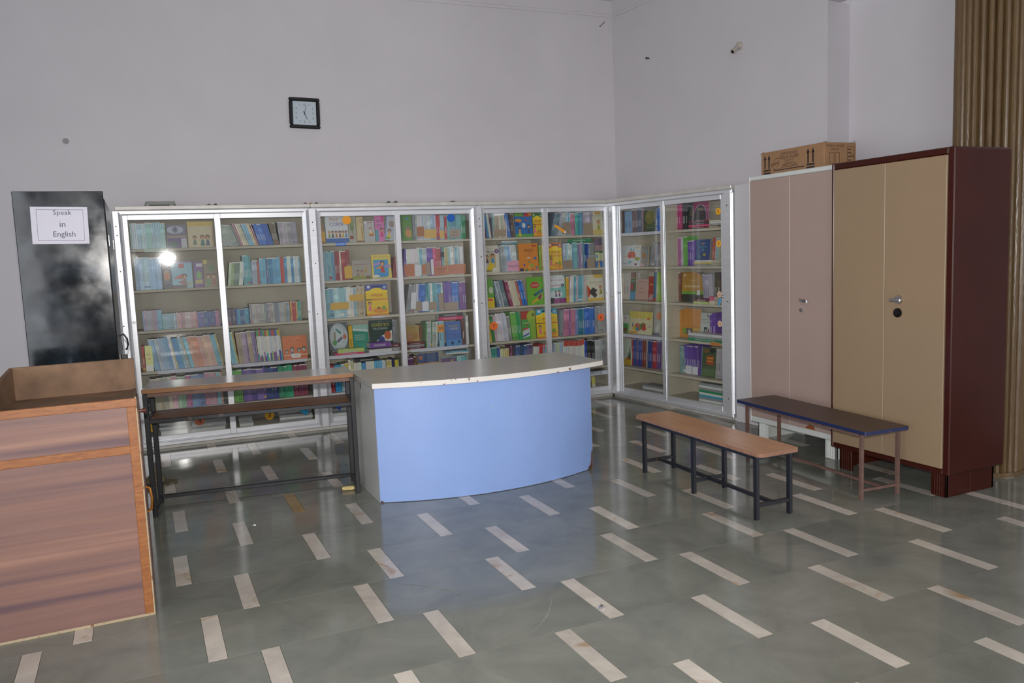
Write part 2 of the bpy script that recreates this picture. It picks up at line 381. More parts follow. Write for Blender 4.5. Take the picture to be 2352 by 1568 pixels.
# two chalky scratches swept across the slabs
M_SCRATCH = simple('chalky_scratch', hx('8f938c'), 0.6, var=0.2, scale=60)
for pts in ([(0.629, 3.113), (0.70, 3.05), (0.754, 2.987), (0.80, 2.925), (0.839, 2.858), (0.865, 2.80), (0.878, 2.747)], [(1.186, 2.614), (1.158, 2.555), (1.122, 2.503), (1.09, 2.46), (1.05, 2.42), (1.01, 2.385), (0.962, 2.353)]):
    m = MB()
    for i in range(len(pts) - 1):
        a = Vector((*pts[i], 0.0006)); b = Vector((*pts[i + 1], 0.0006)); d = (b - a).normalized(); w0 = .004 * (1 - abs(i - 3) / 5); w1 = .004 * (1 - abs(i - 2) / 5)
        s = Vector((-d.y, d.x, 0)); m.poly([a - s * w0, b - s * w1, b + s * w1, a + s * w0])
    m.build('scratch', M_SCRATCH, floor)

# ------------------------------------------------------------------ bookcases
ZT = {1: 1.743, 2: 1.394, 3: 1.040, 4: .684, 5: .333}
def post(case, uc, hw=0.073, screws=()):
    pr = [(-hw, 0.004), (-hw, -0.016), (-hw * .72, -0.024), (-hw * .40, -0.050), (hw * .40, -0.050), (hw * .72, -0.024), (hw, -0.016), (hw, 0.004)]
    zt = [2.032, 2.032, 2.040, 2.060, 2.060, 2.040, 2.032, 2.032]; zb = [.072, .072, .060, .040, .040, .060, .072, .072]
    m = MB(); n = len(pr)
    vs_ = [(uc + p[0], p[1], zb[i]) for i, p in enumerate(pr)] + [(uc + p[0], p[1], zt[i]) for i, p in enumerate(pr)]
    m.faces(vs_, [(i + 1, i, n + i, n + i + 1)[::-1] for i in range(n - 1)]); m.faces(vs_, [tuple(reversed(range(n))), tuple(range(n, 2 * n))])
    po = m.build('post', M_ALU, case)
    for (du, z) in screws:
        s = MB(); v = -.051 if abs(du) < .03 else -.050
        s.cyl((uc + du, v - .003, z), (uc + du, v + .004, z), .0055, n=10); s.build('screw', M_SCREW, po)
def bookcase(name, label, fr, u0, ga, gb, gc, gd, u1, posts, dust_haze=(M_GLASS, M_GLASS)):
    """ga..gb and gc..gd are the clear widths of the two panes"""
    root = empty(name); root.matrix_world = fr; tag(root, label, 'bookcase', 'glazed aluminium bookcases along the walls')
    def part(nm, x0, x1, y0, y1, z0, z1, mat, b=.002, parent=root):
        q = MB(); q.bbox(x0, x1, y0, y1, z0, z1, b); return q.build(nm, mat, parent)
    part('plinth', u0, u1, 0.012, .40, 0, .03, M_ALUDULL)
    part('bottom_rail', u0, u1, -0.022, .05, .03, .067, M_ALU, .006)
    part('bottom_panel', u0 + .02, u1 - .02, .05, .38, .03, .108, M_SHELF)
    part('top_rail', u0, u1, -0.022, .05, 2.032, 2.068, M_ALU, .006)
    part('top_slab', u0, u1, -0.030, .41, 2.068, 2.105, M_ALUDULL, .006)
    part('top_panel', u0 + .02, u1 - .02, .05, .38, 2.03, 2.066, M_SHELF)
    part('side_panel', u0, u0 + .02, .05, .40, .03, 2.068, M_SHELF); part('side_panel', u1 - .02, u1, .05, .40, .03, 2.068, M_SHELF)
    part('back_panel', u0 + .02, u1 - .02, .38, .40, .108, 2.03, M_SHELF)
    mid = (gb + gc) / 2
    part('partition', mid - .010, mid + .010, .05, .38, .108, 2.03, M_SHELF)
    for r in range(1, 6):
        part('shelf', u0 + .02, mid - .010, .047, .38, ZT[r] - .024, ZT[r], M_SHELF, .003)
        part('shelf', mid + .010, u1 - .02, .047, .38, ZT[r] - .024, ZT[r], M_SHELF, .003)
    doors = []
    for k, (a, b, v) in enumerate(((ga, gb, .030), (gc, gd, .009))):
        sl = .045 if k == 0 else .050; sr = .042
        m = MB(); w0 = a - (sl if k == 0 else .052); w1 = b + (.05 if k == 0 else sr)
        m.bbox(w0, a, v - .009, v + .009, .067, 2.032, .003); m.bbox(b, w1, v - .009, v + .009, .067, 2.032, .003)
        m.bbox(a, b, v - .009, v + .009, 1.988, 2.032, .003); m.bbox(a, b, v - .009, v + .009, .067, .112, .003)
        m.box(a, b, v - .0105, v - .009, 2.006, 2.009); m.box(a, b, v - .0105, v - .009, .088, .091)
        d = m.build('door', M_ALU, root)
        g = MB(); g.box(a - .004, b + .004, v - .0025, v + .0025, .108, 1.992); g.build('pane', dust_haze[k], d)
        lk = MB(); ux = (a - .022) if k == 0 else (b + .018)
        lk.cyl((ux, v - .009, 1.122), (ux, v - .016, 1.122), .014, .012, n=14); lk.cyl((ux, v - .016, 1.122), (ux, v - .022, 1.122), .006, n=10)
        lk.build('lock', M_CHROME, d); doors.append(d)
    for (uc, hw, scr) in posts: post(root, uc, hw, scr)
    return root, doors
SCR = ((-.002, 1.935), (.001, 1.86), (.002, 1.56), (-.012, 1.10), (.004, .55), (-.002, .25))
bc1, d1 = bookcase('bookcase', 'leftmost glazed bookcase, between the black cupboard and the second bookcase', FB, 0.0, .092, .784, .832, 1.533, 1.6119, ((0.005, .05, SCR), (1.621, .073, SCR)), (M_GLASSHAZE, M_GLASS))
bc2, d2 = bookcase('bookcase', 'middle glazed bookcase of the back wall, behind the blue desk', FB, 1.612, 1.706, 2.403, 2.455, 3.156, 3.2349, ((3.243, .066, SCR),))
bc3, d3 = bookcase('bookcase', 'glazed bookcase of the back wall next to the room corner', FB, 3.235, 3.317, 3.965, 4.018, 4.675, 4.735, ())
bc4, d4 = bookcase('bookcase', 'glazed bookcase standing along the right wall beside the pink cupboard', FS, 0.03, .175, .816, .872, 1.621, 1.775, ())
for c, a, b, y0 in ((bc3, 4.69, 4.745, -.03), (bc4, 0.035, .125, -.012), (bc4, 1.665, 1.775, -.016)):
    q = MB(); q.bbox(a, b, y0, .045, .03, 2.068, .012)
    if c is bc4: q.bbox(a + .012, b - .012, y0 - .008, y0, .04, 2.06, .003)
    o = q.build('corner_post', M_ALU, c)
    for z in (1.93, 1.08, .2):
        s = MB(); s.cyl(((a + b) / 2, y0 - .011, z), ((a + b) / 2, y0 + .002, z), .0055, n=10); s.build('screw', M_SCREW, o)

# stickers on the panes and paper strips on the shelves
def disc(mb, cx, cz, r, y, col, n=24, jag=0.0):
    mb.poly([(cx + (r + jag * (i % 2)) * math.cos(2 * PI * i / n), y, cz + (r + jag * (i % 2)) * math.sin(2 * PI * i / n)) for i in range(n)][::1], col)
def sticker(door, v, pts, col, txt='', cx=0, cz=0, h=0.03, tcol='2a2424', label=''):
    q = MB(); c = hx(col); y = v - .0032
    q.poly([(x, y, z) for x, z in pts], c); q.poly([(x, y + .0004, z) for x, z in pts][::-1], c)
    if txt: put_text(q, txt, cx, cz, h, y - .0003, hx(tcol))
    o = q.build('sticker', M_MATTE, door)
    if label: o['label'] = label
def circ(cx, cz, r, n=24, jag=0): return [(cx + (r + (jag if i % 2 else 0)) * math.cos(2 * PI * i / n), cz + (r + (jag if i % 2 else 0)) * math.sin(2 * PI * i / n)) for i in range(n)]
VL, VR = .030, .009
sticker(d2[0], VL, circ(1.948, 1.952, .041), 'f0a02c', label='plain round orange sticker')
sticker(d2[1], VR, circ(2.967, 1.950, .040), '1f63c0', label='plain round blue sticker')
sticker(d3[0], VL, circ(3.38, .855, .042), 'e8702e', '7', 3.38, .855, .035, label='round orange sticker numbered 7')
sticker(d3[1], VR, circ(4.607, .864, .040), 'e8682c', '6', 4.607, .864, .033, label='round orange sticker numbered 6')
sticker(d4[1], VR, circ(1.588, 1.884, .03, 16, .004), 'f2ac2e', '5', 1.588, 1.884, .03, label='yellow scalloped sticker')
sticker(d4[1], VR, circ(1.590, 1.597, .03, 16, .004), 'edae3a', '5', 1.590, 1.597, .03, label='yellow scalloped sticker')
sticker(d4[1], VR, circ(1.592, 1.139, .03, 8), 'e0bda0', '12', 1.592, 1.139, .026, label='peach octagonal sticker numbered 12')
sticker(d4[1], VR, circ(1.592, .872, .03, 8), 'e0bda0', '12', 1.592, .872, .026, label='peach octagonal sticker numbered 12')
sticker(d4[1], VR, [(1.575, 1.04), (1.60, 1.04), (1.615, 1.105), (1.585, 1.10)], '4aa0d0')
sticker(d4[1], VR, [(1.47, .665), (1.60, .665), (1.60, .69), (1.56, .70), (1.50, .70), (1.47, .69)], 'a8713c')
sticker(d1[1], VR, circ(1.127, .197, .042), 'e3a92e', '3', 1.127, .197, .045, label='round yellow sticker numbered 3')
sticker(d1[0], VL, circ(.528, .213, .042), 'dd7f5a', '4', .528, .213, .045, label='round orange sticker numbered 4')
sticker(d1[0], VL, circ(.147, .193, .036), 'e0b02e')
sticker(d1[1], VR, [(1.39, .215), (1.455, .155), (1.505, .24), (1.40, .245)], '2aa4dc', '8', 1.455, .215, .035, label='blue diamond sticker numbered 8')
sticker(d2[0], VL, [(1.715, .215), (1.775, .165), (1.80, .235), (1.72, .24)], '1d54c0')
pe = [Vector((4.082, 1.859)), Vector((4.221, 1.773))]; dd = (pe[1] - pe[0]).normalized(); nn = Vector((-dd.y, dd.x)) * .013
sticker(d3[1], VR, [tuple(pe[0]), tuple(pe[0] + dd * .03 - nn), tuple(pe[1] - dd * .02 - nn), tuple(pe[1] - dd * .02 + nn), tuple(pe[0] + dd * .03 + nn)], 'f0a028', label='orange pencil-shaped sticker')
sticker(d3[1], VR, [tuple(pe[1] - dd * .02 - nn), tuple(pe[1] - nn * .8), tuple(pe[1] + nn * .8), tuple(pe[1] - dd * .02 + nn)], 'e8e4e0')
def strip(case, x0, x1, z0, z1, col, txt='', v=.043, lab=None, tcol='2c3550', x_c=None, h=None):
    q = MB(); q.box(x0, x1, v - .0006, v, z0, z1, hx(col))
    if txt: put_text(q, txt, x_c if x_c is not None else (x0 + x1) / 2, (z0 + z1) / 2, h or (z1 - z0) * .55, v - .001, hx(tcol), (x1 - x0) * .94)
    o = q.build('shelf_label', M_MATTE, case)
    if lab: o['label'] = lab
strip(bc2, 1.70, 2.02, .283, .327, 'd8d8e6', 'SOCIAL SCIENCE', lab='white strip lettered SOCIAL SCIENCE')
strip(bc3, 4.30, 4.70, .235, .279, 'd8d8e6', 'G. KNOWLEDGE', lab='white strip lettered G. KNOWLEDGE', v=.045)
strip(bc2, 1.835, 1.93, 1.716, 1.747, '2a6fd0', 'NURSERY', lab='blue rounded name tag', tcol='dfe6f4')
strip(bc2, 2.15, 2.24, 1.372, 1.39, 'd0ccc8'); strip(bc2, 2.14, 2.25, 1.017, 1.035, 'd0ccd4')
strip(bc4, 1.10, 1.42, 1.722, 1.742, 'c9c1b4', '9 & 10', lab='cream paper strip')
strip(bc1, .20, .39, 1.715, 1.742, 'c8d4c8'); 
for cs, a, b, r in ((bc1, .22, .76, 4), (bc1, .85, 1.50, 4), (bc1, .15, .76, 5), (bc2, 1.70, 2.38, 4), (bc2, 2.50, 3.10, 4), (bc4, .15, .78, 4), (bc4, .15, .78, 1)):
    q = MB(); z = ZT[r]
    q.box(a, b, .046, .30, z, z + .0015); q.faces([(a, .0445, z + .0015), (b, .0445, z + .0015), (b, .0440, z - .026), (a + (b - a) * .5, .0440, z - .032), (a, .0440, z - .028)], [(0, 4, 3, 2, 1)])
    q.build('shelf_paper', M_PAPER, cs)

# ------------------------------------------------------------------ steel cupboards
def almirah(name, label, loc, w, d, z0, z1, c_body, m_body, m_door, bl, br, bt, bb, seam, foot_mat):
    root = empty(name, loc, -PI / 2); tag(root, label, 'cupboard')
    m = MB(); m.bbox(0, w, .012, d, z0, z1, .012); m.build('body', m_body, root)
    m = MB()
    m.bbox(0, bl, -.004, .03, z0, z1, .006); m.bbox(w - br, w, -.004, .03, z0, z1, .006)
    m.bbox(bl, w - br, -.004, .03, z1 - bt, z1, .006); m.bbox(bl, w - br, -.004, .03, z0, z0 + bb, .006)
    m.build('front_frame', m_body, root)
    ds = []
    for (a, b) in ((bl + .002, seam - .0012), (seam + .0012, w - br - .002)):
        q = MB(); q.bbox(a, b, -.008, .012, z0 + bb + .002, z1 - bt - .002, .003); ds.append(q.build('door', m_door, root))
    fw = .105
    for (fx, sx) in ((.045, 1), (w - .045, -1)):
        for (fy, sy) in ((.035, 1), (d - .03, -1)):
            q = MB(); x0, x1 = sorted((fx, fx + sx * fw)); 
            q.bbox(x0, x1, *sorted((fy, fy + sy * .02)), 0, z0 + .01, .003)
            x2, x3 = sorted((fx, fx + sx * .012)); q.bbox(x2, x3, *sorted((fy, fy + sy * (d / 2 - .034))), 0, z0 + .01, .003)
            for k in range(4):
                cx = x0 + .028 + k * (fw - .056) / 3
                q.cyl((cx, fy if sy > 0 else fy, .004), (cx, fy, z0), .006, n=8)
            q.build('foot', foot_mat, root)
    return root, ds
M_BROWN = simple('maroon_enamel', hx('3c150c'), 0.28, var=0.10, scale=3, spec=0.28)
M_TAN = simple('tan_enamel', hx('957f65'), 0.42, var=0.02, scale=2)
M_WHITEEN = chipped('white_enamel', hx('cfd3cf'), hx('7a4a2a'), 0.35, 6, 0.70)
M_PINK = simple('dusty_pink_enamel', hx('a8928a'), 0.42, var=0.03, scale=2.5)
brown, bd = almirah('steel_cupboard', 'tall maroon steel cupboard with tan doors and a black knob', (3.90, 3.557, 0), .919, .50, .15, 2.10, None, M_BROWN, M_TAN, .022, .045, .042, .035, .443, M_BROWN)
pink, pd = almirah('steel_cupboard', 'white steel cupboard with dusty pink doors, left of the maroon one', (4.03, 4.526, 0), .905, .47, .148, 2.11, None, M_WHITEEN, M_PINK, .010, .020, .034, .045, .446, M_WHITEEN)
# handles
q = MB(); q.cyl((.553, -.008, 1.203), (.553, -.022, 1.203), .030, .026, n=24); q.cyl((.553, -.022, 1.203), (.553, -.045, 1.203), .014, .012, n=16)
q.bbox(.522, .605, -.062, -.045, 1.192, 1.212, .005, M=None); q.build('handle', M_CHROME, bd[1])
q = MB(); q.cyl((.548, -.008, 1.120), (.548, -.016, 1.120), .030, .029, n=24); q.cyl((.548, -.016, 1.120), (.548, -.020, 1.120), .029, .018, n=24); q.build('lock_knob', M_BLACKPL, bd[1])
q = MB(); pts = [(.555, -.008, 1.160), (.560, -.030, 1.160), (.580, -.040, 1.157), (.610, -.042, 1.154), (.636, -.036, 1.151), (.645, -.030, 1.149)]
for a, b in zip(pts, pts[1:]):
    q.faces([(a[0], a[1], a[2] - .010), (b[0], b[1], b[2] - .010), (b[0], b[1], b[2] + .010), (a[0], a[1], a[2] + .010), (a[0], a[1] + .006, a[2] - .010), (b[0], b[1] + .006, b[2] - .010), (b[0], b[1] + .006, b[2] + .010), (a[0], a[1] + .006, a[2] + .010)], [(0, 1, 2, 3), (7, 6, 5, 4), (3, 2, 6, 7), (0, 4, 5, 1), (0, 3, 7, 4), (1, 5, 6, 2)])
q.build('handle', M_CHROME, pd[1])
q = MB(); q.cyl((.566, -.008, 1.082), (.566, -.018, 1.082), .016, .014, n=18); q.box(.5645, .5675, -.0185, -.018, 1.076, 1.088, mat=1); q.build('lock', [M_CHROME, M_SCREW], pd[1])
M_RUST = simple('rust', hx('8a4a1c'), 0.8, var=0.3, scale=40)
q = MB(); q.poly([(.60, -.0083, .20), (.70, -.0083, .197), (.69, -.0083, .225), (.65, -.0083, .235), (.63, -.0083, .222)]); q.build('rust_patch', M_RUST, pd[1])

# carton on the pink cupboard
M_CARD = simple('brown_cardboard', hx('9a7655'), 0.8, var=0.06, scale=10, bump=0.1)
M_CARDINK = simple('carton_print', hx('2e2422'), 0.7)
bx = empty('cardboard_box', (4.150, 4.525, 2.112), -PI / 2); tag(bx, 'brown ceiling fan carton on top of the pink cupboard', 'box')
m = MB(); m.bbox(0, .656, 0, .315, 0, .183, .004); m.build('carton', M_CARD, bx)
m = MB(); m.faces([(-.010, -.006, .170), (.020, -.003, .186), (.020, .02, .188), (-.012, .02, .180)], [(0, 1, 2, 3)]); m.faces([(.64, -.004, .186), (.662, -.006, .182), (.664, .03, .190), (.64, .03, .186)], [(0, 1, 2, 3)])
m.faces([(.650, .27, .184), (.666, .315, .196), (.640, .318, .198), (.62, .28, .185)], [(0, 1, 2, 3)]); m.box(.0, .656, .150, .165, .183, .1845); m.build('flap', M_CARD, bx)
m = MB(); y = -.0008
def arrow(x, zb, zt_):
    m.box(x - .007, x + .007, y, y + .0005, zb, zt_ - .03); m.poly([(x - .016, y, zt_ - .035), (x + .016, y, zt_ - .035), (x, y, zt_)])
for x in (.045, .09, .50, .548): arrow(x, .053, .160)
for (a, b) in ((.03, .105), (.485, .565)):
    m.box(a, b, y, y + .0005, .034, .047); m.box(a, b, y, y + .0005, .012, .025)
put_text(m, 'HOME APPLIANCES', .305, .152, .018, y, (1, 1, 1), .17); put_text(m, 'MODEL NO. LR LEGEND', .305, .124, .027, y, (1, 1, 1), .20)
put_text(m, 'CEILING FAN', .305, .098, .013, y, (1, 1, 1), .09); put_text(m, 'orient', .155, .085, .028, y, (1, 1, 1), .085, rot=.15)
for i in range(20):
    t0 = 2 * PI * i / 20; t1 = 2 * PI * (i + 1) / 20
    f = lambda t, k: (.165 + .030 * k * math.cos(t) + .012 * k * math.sin(t), y, .083 + .044 * k * math.sin(t))
    m.poly([f(t0, 1), f(t1, 1), f(t1, .92), f(t0, .92)])
for i, (a, b) in enumerate(((.26, .36), (.24, .38), (.23, .39), (.22, .40))): m.box(a, b, y, y + .0005, .077 - i * .010, .080 - i * .010)
m.box(.14, .46, y, y + .0005, .030, .037)
m.build('print', M_CARDINK, bx)
m = MB(); MX = Matrix.Translation((.6568, 0, 0)) @ Matrix.Rotation(PI / 2, 4, 'Z')
put_text(m, 'MODEL NO. LR LEGEND', .11, .158, .016, 0, (1, 1, 1), .17, M=MX); put_text(m, 'CEILING FAN', .10, .135, .013, 0, (1, 1, 1), .08, M=MX)
for (a, b, c, d) in ((.05, .095, .03, .11), (.105, .15, .03, .11), (.225, .295, .02, .155)):
    for (e, f_, g, h) in ((a, b, c, c + .002), (a, b, d - .002, d), (a, a + .002, c, d), (b - .002, b, c, d)): m.box(e, f_, -.0006, 0, g, h, M=MX)
for i in range(4): m.box(.232, .262, -.0006, 0, .132 - i * .026, .138 - i * .026, M=MX)
put_text(m, 'N', .280, .085, .03, 0, (1, 1, 1), M=MX)
m.build('print', M_CARDINK, bx)

# ------------------------------------------------------------------ benches
def bar(mb, p0, p1, w, col=(1, 1, 1), mat=0):
    """square tube between two points"""
    p0 = Vector(p0); p1 = Vector(p1); d = (p1 - p0).normalized()
    up = Vector((0, 0, 1)) if abs(d.z) < .9 else Vector((1, 0, 0))
    a = d.cross(up).normalized() * (w / 2); b = d.cross(a).normalized() * (w / 2)
    vs_ = [p + s * a + t * b for p in (p0, p1) for (s, t) in ((-1, -1), (1, -1), (1, 1), (-1, 1))]
    mb.faces(vs_, [(0, 1, 2, 3), (7, 6, 5, 4), (0, 4, 5, 1), (1, 5, 6, 2), (2, 6, 7, 3), (3, 7, 4, 0)], col, mat)
def rrect(x0, x1, y0, y1, r, n=5):
    out = []
    for (cx, cy, a0) in ((x1 - r, y1 - r, 0), (x0 + r, y1 - r, PI / 2), (x0 + r, y0 + r, PI), (x1 - r, y0 + r, 1.5 * PI)):
        out += [(cx + r * math.cos(a0 + PI / 2 * i / n), cy + r * math.sin(a0 + PI / 2 * i / n)) for i in range(n + 1)]
    return out
M_BLACKIRON = chipped('worn_black_iron', hx('17181e'), hx('5a4238'), 0.42, 18, 0.66, 0.05, stretch=(1, 1, .5))
M_RUSTIRON = simple('rusty_brown_iron', hx('6b5148'), 0.6, var=0.18, scale=25, bump=0.2)
M_LAMWOOD = wood_mat('beech_laminate', [hx('b2825c'), hx('c08e66'), hx('c89870')], 0.30, stretch=(3, .5, 3), scale=4, distort=.6)
M_RAWEDGE = simple('worn_wooden_edge', hx('8f6a55'), 0.7, var=0.2, scale=40)
def bench(label, loc, rz, L, W, H, legs_y, th, m_top, m_edge, m_iron, inset, tube, stretch_z, rc):
    root = empty('bench', loc, rz); tag(root, label, 'bench', 'wooden topped benches on the right')
    m = MB(); pts = rrect(-W / 2, W / 2, -L / 2, L / 2, rc)
    m.prism(pts, H - th, H, mat=0, side_mat=1); m.build('seat', [m_top, m_edge], root)
    x = W / 2 - inset
    m = MB()
    for s in (-1, 1): bar(m, (s * x, legs_y[0], H - th - tube / 2), (s * x, legs_y[-1], H - th - tube / 2), tube)
    for yy in legs_y: bar(m, (-x, yy, H - th - tube / 2), (x, yy, H - th - tube / 2), tube)
    m.build('frame', m_iron, root)
    for yy in legs_y:
        for s in (-1, 1):
            m = MB(); bar(m, (s * x, yy, 0), (s * x, yy, H - th), tube)
            bar(m, (s * x + .0005, yy - tube * .12, .004), (s * x + .0005, yy - tube * .12, H - th), tube * .92); m.build('leg', m_iron, root)
        m = MB(); bar(m, (-x, yy, stretch_z), (x, yy, stretch_z), tube * .85); m.build('cross_bar', m_iron, root)
    m = MB(); bar(m, (0 if len(legs_y) > 2 else .02, legs_y[0], stretch_z), (0 if len(legs_y) > 2 else .02, legs_y[-1], stretch_z), tube * .85); m.build('stretcher', m_iron, root)
    return root
bo = bench('bench with smooth light wood top on six black iron legs', (2.842, 3.560, 0), R(-1.2), 1.325, .295, .403, (-.60, 0.0, .575), .022, M_LAMWOOD, M_RAWEDGE, M_BLACKIRON, .026, .0235, .085, .03)
M_DARKTOP = chipped('worn_dark_brown_board', hx('4a382f'), hx('80654a'), 0.40, 7, 0.62, 0.05, stretch=(1, .6, 1))
M_BLUEEDGE = chipped('chipped_navy_edge', hx('1a2650'), hx('7a5234'), 0.5, 14, 0.60, 0.04)
br_ = bench('bench with worn dark brown top and navy edge on rusty legs, before the cupboards', (3.672, 3.482, 0), R(-4.2), 1.275, .345, .438, (-.575, .545), .022, M_DARKTOP, M_BLUEEDGE, M_RUSTIRON, .030, .0195, .060, .015)

# ------------------------------------------------------------------ curved blue desk
M_BLUE = simple('blue_laminate', hx('859fd2'), 0.38, var=0.025, scale=3)
M_GREYLAM = simple('grey_laminate', hx('c0c2c0'), 0.30, var=0.03, scale=5)
M_GREYTOP = simple('grey_desktop', hx('bab8b1'), 0.26, var=0.03, scale=5)
M_EDGE = chipped('chipped_white_edge_band', hx('d6d2cc'), hx('5a3326'), 0.5, 16, 0.615, 0.02, stretch=(1, 1, 1))
M_CHIPBOARD = simple('raw_board', hx('5d3b30'), 0.85, var=0.25, scale=60, bump=0.4)
def arc(xa, ya, xb, yb2, sag, n=28):
    L_ = xb - xa; Rr = (L_ * L_ / 4 + sag * sag) / (2 * sag); cx = (xa + xb) / 2; cy = (ya + yb2) / 2 - sag + Rr; t = math.asin(L_ / 2 / Rr)
    return [(cx + Rr * math.sin(-t + 2 * t * i / n), cy - Rr * math.cos(-t + 2 * t * i / n) + (yb2 - ya) * (i / n - .5)) for i in range(n + 1)]
desk = empty('reception_desk', (1.69, 4.70, 0)); tag(desk, 'curved desk with pale blue front and grey top in the middle of the room', 'desk')
off = Vector((1.69, 4.70, 0))
def rel(pts): return [(x - off.x, y - off.y) for x, y in pts]
fa = arc(.892, 4.457, 2.482, 4.441, .178); fb = arc(.892, 4.475, 2.482, 4.459, .178)
m = MB(); m.prism(rel(fa + fb[::-1]), .004, .768); m.build('front_panel', M_BLUE, desk)
m = MB(); m.prism(rel([(.890, 4.459), (.908, 4.478), (.908, 5.05), (.890, 5.05)]), 0, .768)
sp = m.build('side_panel', M_GREYLAM, desk)
m = MB(); m.prism(rel([(2.466, 4.462), (2.484, 4.443), (2.484, 5.0), (2.466, 5.0)]), 0, .768); m.build('side_panel', M_GREYLAM, desk)
m = MB(); m.prism(rel([(.908, 4.86), (2.466, 4.86), (2.466, 4.876), (.908, 4.876)]), .35, .768); m.build('inner_panel', M_GREYLAM, desk)
ta = arc(.862, 4.385, 2.535, 4.352, .165)
m = MB(); m.prism(rel(ta + [(2.540, 5.015), (.878, 5.085)]), .769, .7995, mat=0); m.build('desk_top', M_GREYTOP, desk)
tb = arc(.862, 4.3835, 2.536, 4.3505, .165)
m = MB(); tc_ = [(x, y + .004) for x, y in ta]
m.prism(rel(tb + tc_[::-1]), .7685, .8005); m.build('edge_band', M_EDGE, desk)
m = MB()
for (yy, z) in ((4.805, .730), (4.983, .748)):
    m.faces([(-.801, yy - off.y + .013 * math.cos(2 * PI * i / 16), z + .026 * math.sin(2 * PI * i / 16)) for i in range(16)], [tuple(range(16))[::-1]])
m.build('cable_hole', M_CHIPBOARD, sp)
m = MB()
def fy(x):
    for a, b in zip(fa, fa[1:]):
        if a[0] <= x <= b[0]: return a[1] + (b[1] - a[1]) * (x - a[0]) / (b[0] - a[0])
    return fa[-1][1]
def chip(pts):
    m.poly([(x - off.x, fy(x) - off.y - .0012, z) for x, z in pts])
chip([(2.425, .004), (2.4815, .004), (2.4815, .135), (2.470, .132), (2.466, .10), (2.463, .06), (2.455, .035), (2.435, .022)])
chip([(.893, .004), (.915, .004), (.903, .014), (.893, .016)])
m.build('chipped_corner', M_CHIPBOARD, desk)
m = MB()
for (x, z, w, h) in ((1.60, .44, .020, .010), (1.10, .10, .006, .02), (1.62, .575, .012, .02)):
    m.poly([(x - off.x, fy(x) - off.y - .001, z), (x + w - off.x, fy(x + w) - off.y - .001, z + h * .5), (x + w - off.x, fy(x + w) - off.y - .001, z + h), (x + w * .6 - off.x, fy(x + w * .6) - off.y - .001, z + h * .6)])
m.build('scuff', simple('pale_scuff', hx('b9b6b4'), .7), desk)

# ------------------------------------------------------------------ school table with shelf
M_TABTOP = simple('brown_grey_laminate', hx('aaa29b'), 0.16, var=0.03, scale=6)
M_TABEDGE = wood_mat('oak_edge', [hx('7d5632'), hx('96693f')], 0.5, stretch=(1, 8, 8))
M_SHELFWOOD = wood_mat('orange_plywood', [hx('7a4a22'), hx('96602e')], 0.5, stretch=(1, 8, 8))
M_IRON = chipped('scuffed_black_iron', hx('1b1b20'), hx('5d4c46'), 0.45, 22, 0.62, 0.06, stretch=(1, 1, .4))
A0 = Vector((-.447, 4.949, 0)); B0 = Vector((.826, 4.782, 0)); ang = math.atan2(B0.y - A0.y, B0.x - A0.x); LT = (B0 - A0).length
tab = empty('school_table', A0, ang); tag(tab, 'long narrow school table with a book shelf and black iron frame', 'table')
DT = .325; tb_ = .030
m = MB(); m.bbox(-.015, LT + .010, -.018, DT + .02, .800, .829, .006); m.build('table_top', M_TABTOP, tab)
m = MB(); m.bbox(-.017, LT + .012, -.024, -.0185, .800, .828, .004); m.build('edge_strip', M_TABEDGE, tab)
for (x, yy) in ((0, 0), (LT, 0), (0.0, DT), (LT, DT)):
    m = MB(); m.bbox(x - tb_ / 2, x + tb_ / 2, yy - tb_ / 2, yy + tb_ / 2, 0, .799, .003)
    m.box(x - .002, x + .002, yy - tb_ / 2 - .0015, yy - tb_ / 2, .01, .79); m.build('leg', M_IRON, tab)
m = MB()
for yy in (0, DT): m.bbox(0, LT, yy - .013, yy + .013, .773, .7995, .003)
for x in (0, LT): m.bbox(x - .013, x + .013, 0, DT, .773, .7995, .003)
m.build('top_frame', M_RUSTIRON, tab)
m = MB()
for yy in (0.0, DT - .01): m.bbox(0, LT, yy - .012, yy + .012, .605, .632, .003)
for x in (0, LT): m.bbox(x - .012, x + .012, 0, DT, .605, .632, .003)
m.build('shelf_frame', M_IRON, tab)
m = MB(); m.bbox(.016, LT - .016, .013, DT - .023, .620, .632, .002); m.build('shelf', M_SHELFWOOD, tab)
m = MB(); m.bbox(0, LT, DT - .012, DT + .012, .03, .055, .003); m.build('foot_rail', M_IRON, tab)
for x in (0, LT):
    m = MB(); m.bbox(x - .012, x + .012, .015, DT - .015, .03, .055, .003); m.build('foot_rail', M_IRON, tab)

# ------------------------------------------------------------------ lectern cabinet on the left
M_LAM = wood_mat('reddish_brown_laminate', [hx('5d4549'), hx('765851'), hx('815f54'), hx('957160')], 0.42, stretch=(.18, 4, 7.5), scale=1.3, distort=0.35, sp=(.36, .30))
M_TRIM = wood_mat('orange_varnished_strip', [hx('7b4722'), hx('8d562b'), hx('9a6435')], 0.45, stretch=(2, 9, 9), scale=5)
M_RAW = simple('raw_brown_board', hx('6e543f'), 0.75, var=0.14, scale=7, col2=hx('876a51'))
M_EDGEPALE = chipped('pale_board_edge', hx('a59478'), hx('6d4d30'), 0.8, 30, 0.55, 0.1)
pod = empty('lectern', (-.79, 3.36, 0)); tag(pod, 'reddish brown laminated lectern cabinet with open tray top, left front', 'lectern')
xl, xr = -.33, .312; yb2 = .74; zt = 1.012
m = MB(); m.bbox(xl, xr - .006, 0, .020, 0, zt - .002, .003); m.build('front_panel', M_LAM, pod)
m = MB(); m.bbox(xl, xr, -.005, 0, .974, zt, .002); m.build('trim_strip', M_TRIM, pod)
